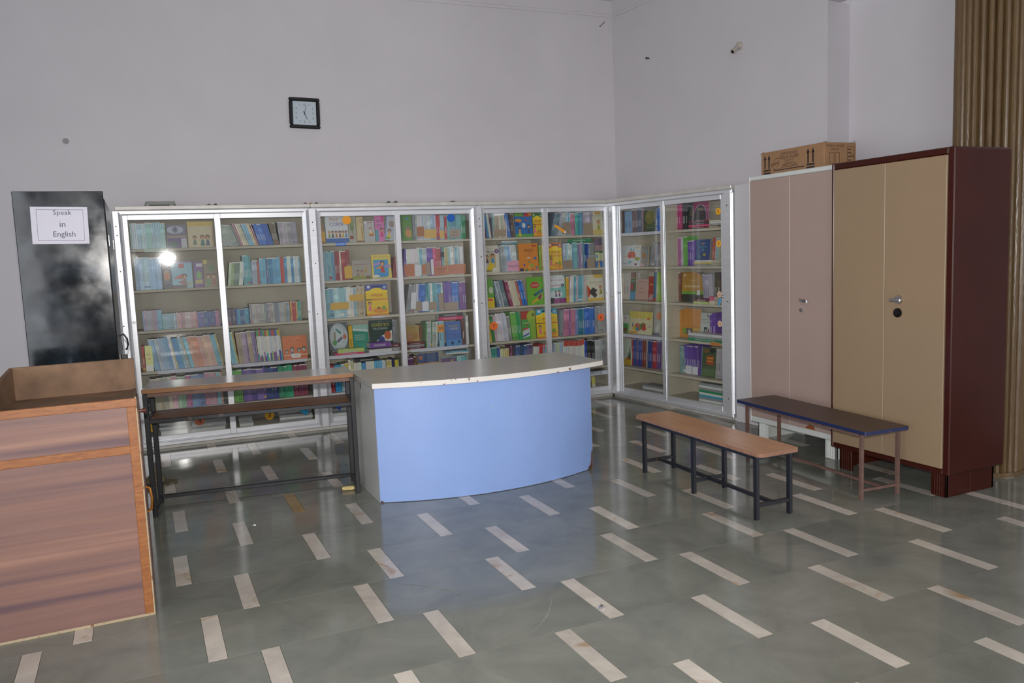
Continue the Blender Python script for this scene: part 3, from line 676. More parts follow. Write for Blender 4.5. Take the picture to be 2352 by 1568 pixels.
m = MB(); m.bbox(xl, xr - .040, -.005, 0, .762, .800, .002); m.build('trim_strip', M_TRIM, pod)
m = MB(); m.bbox(xr - .042, xr - .004, -.005, 0, .012, .974, .002); m.build('trim_strip', M_TRIM, pod)
m = MB(); m.bbox(xr - .006, xr + .001, -.004, .020, 0, zt + .004, .001); m.bbox(xl, xr, -.003, .0, 0, .012, .001); m.build('panel_edge', M_EDGEPALE, pod)
m = MB(); m.bbox(xr - .022, xr - .006, .022, yb2, 0, .955, .002); m.build('side_panel', M_RAW, pod)
m = MB(); xq = xl + .068
m.faces([(xl, .02, 0), (xl + .018, .02, 0), (xq + .018, yb2, 0), (xq, yb2, 0), (xl, .02, 1.02), (xl + .018, .02, 1.02), (xq + .018, yb2, 1.112), (xq, yb2, 1.112)], [(0, 3, 2, 1), (4, 5, 6, 7), (0, 1, 5, 4), (1, 2, 6, 5), (2, 3, 7, 6), (3, 0, 4, 7)]); m.build('side_panel', M_RAW, pod)
m = MB(); m.bbox(xq, xr - .004, yb2, yb2 + .018, 0, 1.115, .003); m.build('back_panel', M_RAW, pod)
m = MB(); m.prism([(xl + .018, .02), (xr - .006, .02), (xr - .006, yb2), (xq + .018, yb2)], .935, .950); m.build('tray', M_RAW, pod)
m = MB(); m.bbox(xr - .006, xr + .004, .10, .70, .74, .93, .002); dr = m.build('drawer', M_LAM, pod)
m = MB(); m.cyl((xr + .004, .33, .928 - .03), (xr + .022, .33, .898), .008, n=10); m.cyl((xr + .020, .33, .898), (xr + .036, .33, .898), .014, .012, n=14); m.build('knob', simple('brown_knob', hx('5a2a1c'), .3), dr)
m = MB(); m.bbox(xr - .006, xr + .004, .05, .70, .04, .72, .002); dr = m.build('door', M_LAM, pod)
m = MB()
m.tube([(xr + .004, .17, .56), (xr + .022, .17, .55), (xr + .028, .17, .50), (xr + .022, .17, .45), (xr + .004, .17, .44)], .006, 8)
m.build('handle', simple('brass_handle', hx('b8742c'), .25, metal=.6), dr)

# ------------------------------------------------------------------ black cupboard and notice
m_, nt, b = new_mat('smudged_black_gloss')
tcn = node(nt, 'ShaderNodeTexCoord'); n1 = node(nt, 'ShaderNodeTexNoise', Scale=4.2, Detail=9.0, Roughness=0.62, Distortion=0.5); nt.links.new(tcn.outputs['Object'], n1.inputs['Vector'])
r1 = ramp(nt, [(0.42, hx('0d1216')), (0.60, hx('1e272e')), (0.78, hx('4e5b64'))]); nt.links.new(n1.outputs['Fac'], r1.inputs['Fac']); nt.links.new(r1.outputs['Color'], b.inputs['Base Color'])
n2 = node(nt, 'ShaderNodeTexNoise', Scale=7.0, Detail=8.0); nt.links.new(tcn.outputs['Object'], n2.inputs['Vector'])
r2 = ramp(nt, [(0.3, (.06, .06, .06)), (0.7, (.20, .20, .20))]); nt.links.new(n2.outputs['Fac'], r2.inputs['Fac']); nt.links.new(r2.outputs['Color'], b.inputs['Roughness'])
n3 = node(nt, 'ShaderNodeTexNoise', Scale=2.5, Detail=2.0); nt.links.new(tcn.outputs['Object'], n3.inputs['Vector'])
bp = node(nt, 'ShaderNodeBump', Strength=0.25, Distance=0.02); nt.links.new(n3.outputs['Fac'], bp.inputs['Height']); nt.links.new(bp.outputs[0], b.inputs['Normal'])
b.inputs['Specular IOR Level'].default_value = 0.38
M_BLACKG = m_
cup = empty('cupboard', (-.79, 5.09, 0)); tag(cup, 'tall glossy black cupboard with smudged side, left of the bookcases', 'cupboard')
m = MB(); m.bbox(-.222, .205, -.485, .49, 0.05, 2.005, .004); m.build('body', M_BLACKG, cup)
m = MB(); m.bbox(-.226, .222, -.494, -.486, 0.02, 2.028, .003); m.build('side_panel', M_BLACKG, cup)
M_BLK = simple('black_paint', hx('15161a'), 0.3, var=.1, scale=10)
for (a, b2) in ((-.484, .0), (.004, .49)):
    m = MB(); m.bbox(.206, .226, a, b2, .10, 1.985, .004); dr = m.build('door', M_BLK, cup)
    m = MB(); 
    for z in (.35, 1.06, 1.75): m.cyl((.230, a + .012 if a < -.1 else b2 - .012, z - .03), (.230, a + .012 if a < -.1 else b2 - .012, z + .03), .005, n=8)
    m.build('hinge', M_CHROME, dr)
m = MB(); m.tube([(.226, .04, 1.16), (.25, .04, 1.17), (.268, .04, 1.14), (.272, .04, 1.10), (.262, .04, 1.075), (.255, .04, 1.07)], .006, 8); m.build('handle', M_BLK, dr)
m = MB(); m.bbox(.226, .262, .02, .032, 1.015, 1.040, .003); m.bbox(.255, .264, .02, .032, 1.0, 1.04, .002); m.build('hasp', M_SCREW, dr)
m = MB(); m.bbox(-.21, .19, -.47, .48, 0, .05, .003); m.build('plinth', M_BLK, cup)
no = empty('notice', (-.797, 4.5955, 1.840)); no.rotation_euler = (0, R(1.2), 0); tag(no, 'white printed sheet reading Speak in English, stuck on the black cupboard', 'notice')
m = MB(); m.box(-.140, .140, -.0006, -.0001, -.102, .102); m.build('sheet', M_PAPER, no)
m = MB(); y = -.0009
for (x0, x1, z0, z1) in ((-.112, .118, .086, .088), (-.112, .118, -.084, -.082), (-.112, -.1105, -.084, .088), (.1165, .118, -.084, .088)): m.box(x0, x1, y, y + .0002, z0, z1)
put_text(m, 'Speak', .015, .068, .036, y, (1, 1, 1), .10); put_text(m, 'in', .012, .007, .030, y, (1, 1, 1)); put_text(m, 'English', .018, -.052, .038, y, (1, 1, 1), .115)
m.build('lettering', M_INK, no)

# ------------------------------------------------------------------ clock and small wall fittings
ck = empty('wall_clock'); ck.matrix_world = FB @ Matrix.Translation((1.686, WD, 2.983)) @ Matrix.Rotation(R(1.3), 4, 'Y'); tag(ck, 'square black framed wall clock high on the back wall', 'clock')
M_CLK = simple('black_plastic', hx('141518'), 0.28)
M_DIAL = simple('clock_dial', hx('b9c4cc'), 0.35, var=.02)
m = MB(); a = .143; w = .034
for (x0, x1, z0, z1) in ((-a, a, a - w, a), (-a, a, -a, -a + w), (-a, -a + w, -a + w, a - w), (a - w, a, -a + w, a - w)): m.bbox(x0, x1, -.034, -.001, z0, z1, .009)
m.build('frame', M_CLK, ck)
m = MB(); m.box(-a + w, a - w, -.016, -.002, -a + w, a - w); m.build('dial', M_DIAL, ck)
m = MB()
for i in range(1, 13):
    t = PI / 2 - i * PI / 6; ca, sa = math.cos(t), math.sin(t); k = .078 / max(abs(ca), abs(sa), .8); put_text(m, str(i), ca * k * 1.0, sa * k, .021, -.0164, (1, 1, 1))
m.build('numerals', simple('numeral_grey', hx('6a6a66'), .5), ck)
m = MB()
def hand(ang, L_, wd, y):
    d = Vector((math.sin(ang), 0, math.cos(ang))); s = Vector((d.z, 0, -d.x)) * wd; o_ = Vector((0, y, 0))
    m.poly([o_ - s - d * .02, o_ + s - d * .02, o_ + d * L_ + s * .6, o_ + d * L_ - s * .6][::-1])
hand(R(153), .062, .0028, -.018); hand(R(14), .078, .0022, -.019); hand(R(164), .06, .001, -.020)
m.cyl((0, -.0165, 0), (0, -.021, 0), .006, n=12); m.build('hands', simple('hand_black', hx('25252a'), .4), ck)
bh = empty('lamp_holder'); bh.matrix_world = FS @ Matrix.Translation((1.475, WD, 3.385)); tag(bh, 'old cream lamp holder without a bulb on the side wall', 'lamp holder')
M_CREAMP = simple('yellowed_plastic', hx('b3aca2'), 0.4, var=.1, scale=30)
m = MB(); m.cyl((0, -.001, 0), (0, -.014, 0), .037, .034, n=24); m.cyl((0, -.014, 0), (0, -.03, -.004), .034, .022, n=24); m.build('base', M_CREAMP, bh)
m = MB(); m.cyl((0, -.026, -.006), (0, -.085, -.052), .021, .016, n=18); m.cyl((0, -.080, -.048), (0, -.094, -.059), .021, .021, n=18, mat=0); m.cyl((0, -.0942, -.0592), (0, -.095, -.0598), .015, n=14, mat=1); m.build('socket', [M_CREAMP, M_BLACKPL], bh)
def nail(fr, u, z, lab, mat=M_SCREW, r=.004, L_=.03, tilt=0.0):
    q = MB(); q.cyl((0, -.0005, 0), (0, -L_, tilt), r, n=8); q.cyl((0, -L_, tilt), (0, -L_ - .004, tilt), r * 2, n=10); o = q.build('nail', mat, matrix=fr @ Matrix.Translation((u, WD, z))); tag(o, lab, 'nail')
nail(FB, -.349, 2.693, 'small metal wall plug on the back wall above the black cupboard', simple('dull_steel', hx('7c7b7a'), .5, metal=.4), .012, .008)
nail(FS, .235, 3.545, 'small dark hook on the side wall near the room corner', M_SCREW, .006, .035)
q = MB(); q.cyl((-.03, -.004, -.026), (.03, -.004, .026), .003, n=6); q.cyl((-.03, -.004, -.026), (-.03, -.001, -.026), .006, n=6); tag(q.build('wire_hook', M_SCREW, matrix=FB @ Matrix.Translation((4.955, WD, 4.03))), 'thin slanting wire hook near the top of the back wall corner', 'hook')

# ------------------------------------------------------------------ odds and ends
tr = empty('plastic_tray'); tr.matrix_world = FB @ Matrix.Translation((.232, .06, 2.1052)); tag(tr, 'upturned grey plastic tray on top of the leftmost bookcase', 'tray')
M_GREYPL = simple('grey_green_plastic', hx('8c908a'), .45, var=.04)
m = MB(); pts = rrect(0, .25, 0, .16, .02); n_ = len(pts)
vs_ = [(x, y, 0.012) for x, y in pts] + [(.125 + (x - .125) * .93, .08 + (y - .08) * .9, .042) for x, y in pts]
m.faces(vs_, [(i, (i + 1) % n_, n_ + (i + 1) % n_, n_ + i) for i in range(n_)], smooth=True); m.faces(vs_, [tuple(range(n_, 2 * n_)), tuple(reversed(range(n_)))]); m.build('shell', M_GREYPL, tr)
m = MB(); 
for (x, yy) in ((.01, .01), (.20, .01), (.01, .13), (.20, .13)): m.box(x, x + .03, yy, yy + .02, 0, .013)
m.build('foot', M_GREYPL, tr)
def scrap(u0, u1, cols, lab, hgt):
    q = MB(); n = len(cols); rnd = random.Random(int(u0 * 100))
    for i, c in enumerate(cols):
        a = u0 + (u1 - u0) * i / n; b = u0 + (u1 - u0) * (i + 1) / n; z = hgt * (.6 + .4 * rnd.random())
        q.faces([(a, .02, 0.0003), (b, .025, .0003), ((a + b) / 2 + .01, .05, z), (a + .01, .12, .0003), (b + .01, .11, .0003)], [(0, 1, 2), (0, 2, 3), (1, 4, 2), (3, 2, 4), (0, 3, 4, 1)], hx(c))
    tag(q.build('paper_scrap', M_MATTE, matrix=FB @ Matrix.Translation((0, 0, 2.1051))), lab, 'scrap')
scrap(.717, .826, ['2a2a2c', '35302e'], 'crumpled dark scrap beside the tray on the leftmost bookcase', .022)
scrap(1.55, 1.70, ['8a3a2a', 'c09a3a', '3a5a3a'], 'bright crumpled scrap above the post between the first two bookcases', .020)
scrap(2.32, 2.46, ['2c2c30', '40404a'], 'dark crumpled scrap on top of the middle bookcase', .020)
scrap(2.95, 3.05, ['35332f'], 'small dark scrap at the right end of the middle bookcase top', .016)
M_CHK, nt, b = new_mat('checked_cloth')
tcn = node(nt, 'ShaderNodeTexCoord'); ck2 = node(nt, 'ShaderNodeTexChecker', Scale=85.0); ck2.inputs['Color1'].default_value = (*hx('2a3038'), 1); ck2.inputs['Color2'].default_value = (*hx('80754f'), 1)
nt.links.new(tcn.outputs['Object'], ck2.inputs['Vector']); nt.links.new(ck2.outputs[0], b.inputs['Base Color']); b.inputs['Roughness'].default_value = .9
cap = empty('checked_cap', (-.400, 5.80, 0)); tag(cap, 'small checked cloth cap lying on the floor behind the school table', 'cap')
m = MB(); N_ = 20; K_ = 6; vs_ = []
for j in range(K_ + 1):
    t = j / K_ * PI / 2
    for i in range(N_):
        a = 2 * PI * i / N_; vs_.append((.075 * math.cos(a) * math.cos(t) - .03, .07 * math.sin(a) * math.cos(t), .012 + .07 * math.sin(t)))
m.faces(vs_, [(j * N_ + i, j * N_ + (i + 1) % N_, (j + 1) * N_ + (i + 1) % N_, (j + 1) * N_ + i) for j in range(K_) for i in range(N_)], smooth=True); m.build('crown', M_CHK, cap)
m = MB(); pts = [(.14 * math.cos(a) * (.8 + .2 * math.cos(a)) - .02, .10 * math.sin(a)) for a in [2 * PI * i / 28 for i in range(28)]]
m.faces([(x, y_, .001 + .02 * max(0, x)) for x, y_ in pts] + [(x * .98, y_ * .98, .010 + .02 * max(0, x)) for x, y_ in pts], [tuple(reversed(range(28))), tuple(range(28, 56))] + [(i, (i + 1) % 28, 28 + (i + 1) % 28, 28 + i) for i in range(28)]); m.build('brim', M_CHK, cap)
m = MB(); m.cyl((-.030, 0, .016), (.030, 0, .016), .015, .015, n=12); m.cyl((-.042, 0, .016), (-.030, 0, .016), .010, .015, n=12); m.cyl((.030, 0, .016), (.042, 0, .016), .015, .010, n=12)
tag(m.build('corn_cob', simple('pale_cob', hx('d3bd84'), .7, var=.25, scale=60, bump=.6, bscale=150), loc=(.777, 4.862, 0), rot=(0, 0, R(-14))), 'short pale yellow cob on the floor beside the table leg', 'cob')
for (x, y_, s, lab) in ((.09, 4.435, .016, 'crumpled bit of silver foil on the floor before the school table'), (1.33, 2.405, .018, 'crumpled bit of silver foil on a marble strip in the foreground')):
    q = MB(); rnd = random.Random(int(x * 100)); vv = [(rnd.uniform(-s, s), rnd.uniform(-s, s), rnd.uniform(.003, s)) for _ in range(7)] + [(-s, -s * .5, .0008), (s, -s * .4, .0008), (0, s, .0008)]
    q.faces(vv, [(7, 8, 0), (0, 8, 1), (1, 8, 2), (2, 8, 9), (2, 9, 3), (3, 9, 4), (4, 9, 7), (4, 7, 5), (5, 7, 0), (5, 0, 6), (6, 0, 1), (6, 1, 3), (6, 3, 4), (6, 4, 5), (1, 2, 3)])
    tag(q.build('foil_scrap', M_CHROME, loc=(x, y_, 0)), lab, 'foil')

SHELVES = [
 (1, 'L', 1, [
  ('s', 0.1, 0.377, 17, 0.226, 'haze', 0, 0.08),
  ('c', 0.385, 0.546, 0.201, 'eye', 0, 0.06),
  ('c', 0.556, 0.769, 0.225, 'people', 0, 0.06)]),
 (1, 'R', 1, [
  ('s', 0.836, 0.882, 3, 0.175, 'grey', -8, 0.08),
  ('s', 0.886, 1.0, 8, 0.207, 'greygreen', -20, 0.08),
  ('s', 1.002, 1.015, 1, 0.212, 'pink', -20, 0.08),
  ('s', 1.017, 1.065, 3, 0.21, 'cream', -19, 0.08),
  ('s', 1.066, 1.138, 5, 0.208, 'bluecream', -18, 0.08),
  ('s', 1.14, 1.153, 1, 0.205, 'pink', -17, 0.08),
  ('s', 1.156, 1.284, 9, 0.202, 'blue', -15, 0.08),
  ('s', 1.286, 1.333, 4, 0.207, 'brownyel', -12, 0.08),
  ('s', 1.337, 1.5, 13, 0.208, 'mauve', -4, 0.08)]),
 (1, 'L', 2, [
  ('s', 0.11, 0.321, 14, 0.286, 'skyblue', 0, 0.08),
  ('c', 0.329, 0.396, 0.208, 'grey_face', 0, 0.06),
  ('c', 0.398, 0.57, 0.231, 'seaside', 0, 0.06),
  ('c', 0.581, 0.658, 0.224, 'purple_green', 0, 0.06),
  ('c', 0.661, 0.777, 0.237, 'olive_kids', 0, 0.06)]),
 (1, 'R', 2, [
  ('s', 0.857, 0.986, 9, 0.214, 'greenwhite', 7, 0.08),
  ('s', 0.994, 1.063, 5, 0.27, 'teal', 0, 0.08),
  ('s', 1.064, 1.137, 6, 0.222, 'mixed', 0, 0.08),
  ('s', 1.139, 1.199, 4, 0.242, 'mauveblue', 0, 0.08),
  ('s', 1.201, 1.501, 21, 0.245, 'bluewhite', 0, 0.08)]),
 (1, 'L', 3, [
  ('s', 0.14, 0.293, 10, 0.178, 'mauveblue', 0, 0.08),
  ('s', 0.296, 0.408, 9, 0.141, 'paleteal', 0, 0.08),
  ('s', 0.409, 0.573, 13, 0.145, 'palepink', 0, 0.08),
  ('s', 0.574, 0.774, 16, 0.141, 'bluepurple', 0, 0.08)]),
 (1, 'R', 3, [
  ('s', 0.832, 0.903, 7, 0.148, 'darkpurple', 0, 0.08),
  ('s', 0.905, 1.022, 9, 0.146, 'tealblue', 0, 0.08),
  ('s', 1.026, 1.385, 25, 0.182, 'greybooks', 0, 0.08),
  ('s', 1.389, 1.486, 6, 0.186, 'mixed', 0, 0.08)]),
 (1, 'L', 4, [
  ('s', 0.106, 0.129, 1, 0.23, 'red', 0, 0.08),
  ('c', 0.132, 0.194, 0.224, 'yellow_cartoon', 0, 0.06),
  ('s', 0.2, 0.38, 12, 0.292, 'whiteblue', -8, 0.08),
  ('s', 0.382, 0.497, 7, 0.289, 'bluecream', -10, 0.08),
  ('s', 0.5, 0.775, 16, 0.292, 'salmon', -11, 0.08)]),
 (1, 'R', 4, [
  ('s', 0.842, 0.904, 4, 0.299, 'yelblue', -8, 0.08),
  ('s', 0.906, 1.078, 11, 0.295, 'tealmauve', -4, 0.08),
  ('s', 1.08, 1.29, 13, 0.297, 'whitetip', -3, 0.08),
  ('c', 1.293, 1.515, 0.217, 'orange_faces', 0, 0.06)]),
 (1, 'L', 5, [
  ('s', 0.151, 0.32, 11, 0.293, 'beige', 0, 0.08),
  ('s', 0.321, 0.369, 3, 0.296, 'rose', 0, 0.08),
  ('s', 0.371, 0.437, 4, 0.294, 'palegreen', 0, 0.08),
  ('s', 0.439, 0.483, 3, 0.298, 'magenta', 0, 0.08),
  ('s', 0.485, 0.592, 7, 0.3, 'periwinkle', 0, 0.08),
  ('s', 0.594, 0.696, 6, 0.301, 'rose', 0, 0.08),
  ('s', 0.698, 0.747, 3, 0.299, 'salmon', 0, 0.08)]),
 (1, 'R', 5, [
  ('s', 0.818, 0.918, 7, 0.301, 'green', 0, 0.08),
  ('s', 0.922, 1.123, 13, 0.302, 'purple', 0, 0.08),
  ('s', 1.125, 1.232, 7, 0.303, 'bluedeep', 0, 0.08),
  ('s', 1.236, 1.365, 8, 0.305, 'emerald', 0, 0.08),
  ('s', 1.368, 1.5, 7, 0.301, 'plum', 0, 0.08)]),
 (1, 'L', 6, [
  ('h', 0.201, 0.42, -0.007, 0.1, ['w', 'g', 'w', 'g', 'w', 'w']),
  ('h', 0.464, 0.748, -0.007, 0.093, ['g', 'w', 'g', 'w'])]),
 (1, 'R', 6, [
  ('h', 0.862, 0.983, -0.004, 0.074, ['w', 'g', 'w']),
  ('h', 1.217, 1.516, -0.005, 0.098, ['w', 'g', 'w', 'w', 'g'])]),
 (2, 'L', 1, [
  ('s', 1.716, 1.756, 3, 0.251, 'redbrown', -10, 0.08),
  ('n', 1.713, 1.748, 0.014, 0.107, 'yellow', '', 0),
  ('c', 1.754, 1.965, 0.247, 'popcorn', 0, 0.06),
  ('c', 1.967, 2.041, 0.248, 'tree', 0, 0.06),
  ('c', 2.043, 2.11, 0.24, 'cream_pencil', 0, 0.06),
  ('c', 2.113, 2.219, 0.197, 'white_girl', 0, 0.06),
  ('c', 2.221, 2.312, 0.25, 'pink_hindi', 0, 0.06),
  ('c', 2.304, 2.408, 0.234, 'boy_white', 8, 0.06)]),
 (2, 'R', 1, [
  ('c', 2.48, 2.588, 0.249, 'green_apple', 0, 0.06),
  ('s', 2.596, 2.642, 4, 0.252, 'grey', 0, 0.08),
  ('s', 2.643, 2.835, 13, 0.25, 'whiteblue', 0, 0.08),
  ('s', 2.837, 2.875, 2, 0.248, 'red', 0, 0.08),
  ('s', 2.876, 2.92, 3, 0.247, 'paleteal', 0, 0.08),
  ('s', 2.922, 2.949, 1, 0.246, 'red', 0, 0.08),
  ('s', 2.951, 3.089, 8, 0.245, 'teal', 0, 0.08),
  ('s', 3.09, 3.145, 3, 0.243, 'green', 0, 0.08),
  ('n', 2.635, 2.708, 0.035, 0.134, 'brown', '', 0),
  ('n', 2.709, 2.835, 0.017, 0.105, 'yellow', '', 0),
  ('n', 2.866, 2.916, 0.013, 0.089, 'yellow', '', 0),
  ('n', 2.968, 3.081, 0.013, 0.099, 'kraft', 'UKG Pearls', 0)]),
 (2, 'L', 2, [
  ('s', 1.708, 1.962, 18, 0.284, 'tealred', 0, 0.08),
  ('n', 1.907, 1.996, 0.011, 0.132, 'yellow', '', 0),
  ('c', 1.978, 2.162, 0.182, 'rhymes_grey', 0, 0.06),
  ('c', 2.167, 2.359, 0.226, 'yellow_music', 0, 0.06),
  ('s', 2.368, 2.413, 4, 0.204, 'redbrown', 8, 0.08)]),
 (2, 'R', 2, [
  ('s', 2.474, 2.515, 3, 0.28, 'purple', 6, 0.08),
  ('s', 2.517, 2.725, 14, 0.28, 'whiteteal', 0, 0.08),
  ('s', 2.727, 2.786, 4, 0.285, 'purple', 0, 0.08),
  ('s', 2.788, 2.817, 2, 0.283, 'pinkhot', 0, 0.08),
  ('s', 2.819, 2.936, 8, 0.281, 'mixed', 0, 0.08),
  ('s', 2.937, 3.104, 12, 0.285, 'whiteteal', 0, 0.08),
  ('n', 2.487, 2.593, 0.005, 0.125, 'terracotta', '', 0),
  ('n', 2.596, 2.663, 0.009, 0.114, 'white', '', 0),
  ('n', 2.667, 2.711, 0.01, 0.117, 'terracotta', '', 0),
  ('n', 2.714, 2.756, 0.007, 0.136, 'kraft', '', 0),
  ('n', 2.762, 2.788, 0.009, 0.165, 'white', '', 0),
  ('n', 2.791, 2.93, 0.005, 0.091, 'terracotta', 'ENGLISH STD I', 0),
  ('n', 2.935, 3.126, 0.005, 0.104, 'terracotta', '', 0),
  ('n', 2.863, 2.903, 0.178, 0.228, 'black', '', 0)]),
 (2, 'L', 3, [
  ('s', 1.699, 1.908, 14, 0.293, 'paleteal', 0, 0.08),
  ('s', 1.909, 2.01, 7, 0.292, 'whiteteal', 0, 0.08),
  ('s', 2.011, 2.083, 5, 0.295, 'beige', 0, 0.08),
  ('n', 1.755, 1.93, 0.078, 0.146, 'yellow', '', 0),
  ('n', 1.94, 2.08, 0.15, 0.213, 'yellow', '', 0),
  ('c', 2.095, 2.31, 0.296, 'abhilasha_blue', 0, 0.06)]),
 (2, 'R', 3, [
  ('s', 2.477, 2.561, 6, 0.291, 'grey', 11, 0.08),
  ('s', 2.564, 2.605, 3, 0.289, 'white', 8, 0.08),
  ('s', 2.607, 2.681, 6, 0.291, 'blue', 4, 0.08),
  ('s', 2.683, 2.728, 4, 0.288, 'teal', 3, 0.08),
  ('s', 2.73, 2.815, 6, 0.288, 'whiteteal', 0, 0.08),
  ('s', 2.816, 2.878, 4, 0.287, 'mixed', 0, 0.08),
  ('s', 2.88, 2.96, 5, 0.294, 'purple', 0, 0.08),
  ('s', 2.962, 3.04, 5, 0.293, 'blue', 0, 0.08),
  ('s', 3.043, 3.113, 4, 0.291, 'redpurple', 0, 0.08),
  ('n', 2.534, 2.597, 0.039, 0.199, 'white', '', -8),
  ('n', 2.573, 2.648, 0.01, 0.109, 'kraft', '', 0),
  ('n', 2.651, 2.717, 0.009, 0.106, 'white', '', 0),
  ('n', 2.72, 2.802, 0.012, 0.098, 'kraft', '', 0),
  ('n', 2.822, 2.875, 0.006, 0.181, 'kraft', '', 0),
  ('n', 2.877, 3.028, 0.003, 0.083, 'kraft', '', 0)]),
 (2, 'L', 4, [
  ('s', 1.7, 1.726, 1, 0.307, 'black', 0, 0.08),
  ('c', 1.751, 1.931, 0.297, 'physics', 0, 0.2),
  ('s', 1.936, 1.975, 1, 0.265, 'yellow', 0, 0.2),
  ('c', 1.978, 2.131, 0.264, 'teal_cover', 0, 0.2),
  ('c', 2.141, 2.369, 0.299, 'statistics', 0, 0.2),
  ('s', 2.374, 2.433, 3, 0.297, 'grey', 0, 0.2),
  ('h', 1.797, 2.047, 0.015, 0.071, ['lime']),
  ('h', 1.771, 2.053, -0.005, 0.014, ['hot']),
  ('h', 2.098, 2.31, 0.043, 0.092, ['purple']),
  ('h', 2.095, 2.324, 0.009, 0.039, ['w']),
  ('h', 2.318, 2.403, 0.016, 0.084, ['maroon', 'g'])]),
 (2, 'R', 4, [
  ('c', 2.512, 2.648, 0.221, 'beige_orange', 0, 0.2),
  ('s', 2.65, 2.7, 2, 0.231, 'brown', 0, 0.2),
  ('s', 2.665, 2.789, 7, 0.26, 'whitegreen', 3, 0.08),
  ('s', 2.791, 2.809, 1, 0.256, 'navy', 0, 0.08),
  ('s', 2.811, 2.863, 2, 0.264, 'skyblue', 0, 0.08),
  ('c', 2.876, 3.042, 0.243, 'blue_diamond', 0, 0.06),
  ('s', 3.051, 3.085, 1, 0.267, 'brown', 0, 0.08),
  ('s', 3.098, 3.125, 1, 0.298, 'white', 0, 0.08),
  ('n', 2.792, 2.864, 0.144, 0.221, 'orange', 'XI', 0),
  ('h', 2.465, 2.649, 0.003, 0.066, ['maroon', 'g', 'maroon']),
  ('o', 2.815, 3.069, 0.259, 0.324, ['dark', 'hot'])]),
 (2, 'L', 5, [
  ('s', 1.702, 1.754, 2, 0.268, 'red', 0, 0.08),
  ('s', 1.757, 1.812, 1, 0.267, 'cyan', 0, 0.08),
  ('s', 1.814, 1.856, 3, 0.271, 'whiteteal', 0, 0.08),
  ('s', 1.858, 1.888, 1, 0.275, 'yellow', 0, 0.08),
  ('s', 1.89, 1.941, 2, 0.3, 'cream', 0, 0.08),
  ('s', 1.943, 2.257, 12, 0.268, 'altblue', 0, 0.08),
  ('s', 2.26, 2.314, 3, 0.271, 'yelblue', 0, 0.08),
  ('s', 2.316, 2.339, 1, 0.284, 'navy', 0, 0.08),
  ('c', 2.339, 2.384, 0.281, 'yellow_stripe', 0, 0.06),
  ('o', 1.963, 2.198, 0.269, 0.298, ['dark'])]),
 (2, 'R', 5, [
  ('c', 2.457, 2.53, 0.278, 'purple_cover', 0, 0.06),
  ('s', 2.538, 2.576, 2, 0.285, 'brown', 0, 0.08),
  ('c', 2.576, 2.797, 0.297, 'orange_party', 0, 0.06),
  ('c', 2.817, 2.978, 0.243, 'purple_dance', 0, 0.06),
  ('s', 2.987, 3.096, 6, 0.252, 'teal', 0, 0.08),
  ('o', 2.879, 3.118, 0.263, 0.295, ['cyan', 'w'])]),
 (2, 'L', 6, [
  ('h', 1.714, 1.856, 0.007, 0.079, ['w', 'g', 'w'])]),
 (3, 'L', 1, [
  ('s', 3.352, 3.43, 6, 0.249, 'whitemaroon', -7, 0.08),
  ('s', 3.431, 3.587, 10, 0.25, 'creamred', 0, 0.08),
  ('s', 3.589, 3.629, 3, 0.248, 'blue', -7, 0.08),
  ('s', 3.631, 3.672, 4, 0.248, 'dark', -3, 0.08),
  ('n', 3.44, 3.577, 0.015, 0.082, 'kraft', '', 0),
  ('c', 3.673, 3.87, 0.244, 'evs', 0, 0.06),
  ('c', 3.877, 3.981, 0.241, 'abhilasha_green', 0, 0.06)]),
 (3, 'R', 1, [
  ('s', 4.077, 4.217, 9, 0.257, 'greyteal', 14, 0.08),
  ('s', 4.219, 4.317, 6, 0.247, 'whiteblue', 0, 0.08),
  ('s', 4.321, 4.37, 2, 0.247, 'pink', 0, 0.08),
  ('s', 4.373, 4.459, 5, 0.248, 'tealgreen', 0, 0.08),
  ('s', 4.462, 4.582, 7, 0.248, 'mauve', 0, 0.08),
  ('c', 4.575, 4.698, 0.245, 'kid_cream', 0, 0.06),
  ('n', 4.216, 4.312, 0.011, 0.141, 'kraft', '', 0),
  ('n', 4.466, 4.606, 0.003, 0.128, 'kraft', '', 0)]),
 (3, 'L', 2, [
  ('c', 3.331, 3.486, 0.273, 'kids_dress', 0, 0.06),
  ('s', 3.498, 3.565, 5, 0.276, 'grey', -4, 0.08),
  ('s', 3.567, 3.696, 9, 0.284, 'whiteblue', -5, 0.08),
  ('n', 3.572, 3.711, 0.004, 0.114, 'pinkcard', 'Emaru-4', 0),
  ('c', 3.705, 3.924, 0.282, 'orange_sanskrit', 0, 0.06),
  ('s', 3.937, 3.992, 4, 0.268, 'greenmix', 0, 0.08),
  ('o', 3.525, 3.695, 0.283, 0.316, ['w', 'cyan'])]),
 (3, 'R', 2, [
  ('c', 4.045, 4.2, 0.277, 'abhilasha_orange', 0, 0.06),
  ('s', 4.213, 4.327, 7, 0.273, 'paleteal', 0, 0.08),
  ('s', 4.329, 4.47, 8, 0.276, 'tealmauve', 0, 0.08),
  ('s', 4.472, 4.52, 3, 0.276, 'bluedeep', 0, 0.08),
  ('s', 4.522, 4.603, 5, 0.274, 'grey', 0, 0.08),
  ('c', 4.595, 4.693, 0.306, 'patchwork', 0, 0.06),
  ('n', 4.216, 4.322, 0.003, 0.093, 'kraft', '', 0),
  ('n', 4.496, 4.588, -0.001, 0.106, 'kraft', '', 0),
  ('o', 4.276, 4.555, 0.278, 0.311, ['emer'])]),
 (3, 'L', 3, [
  ('c', 3.326, 3.414, 0.295, 'pink_yellow', 0, 0.06),
  ('s', 3.457, 3.572, 8, 0.28, 'greyteal', -13, 0.08),
  ('s', 3.598, 3.628, 2, 0.284, 'maroon', -13, 0.08),
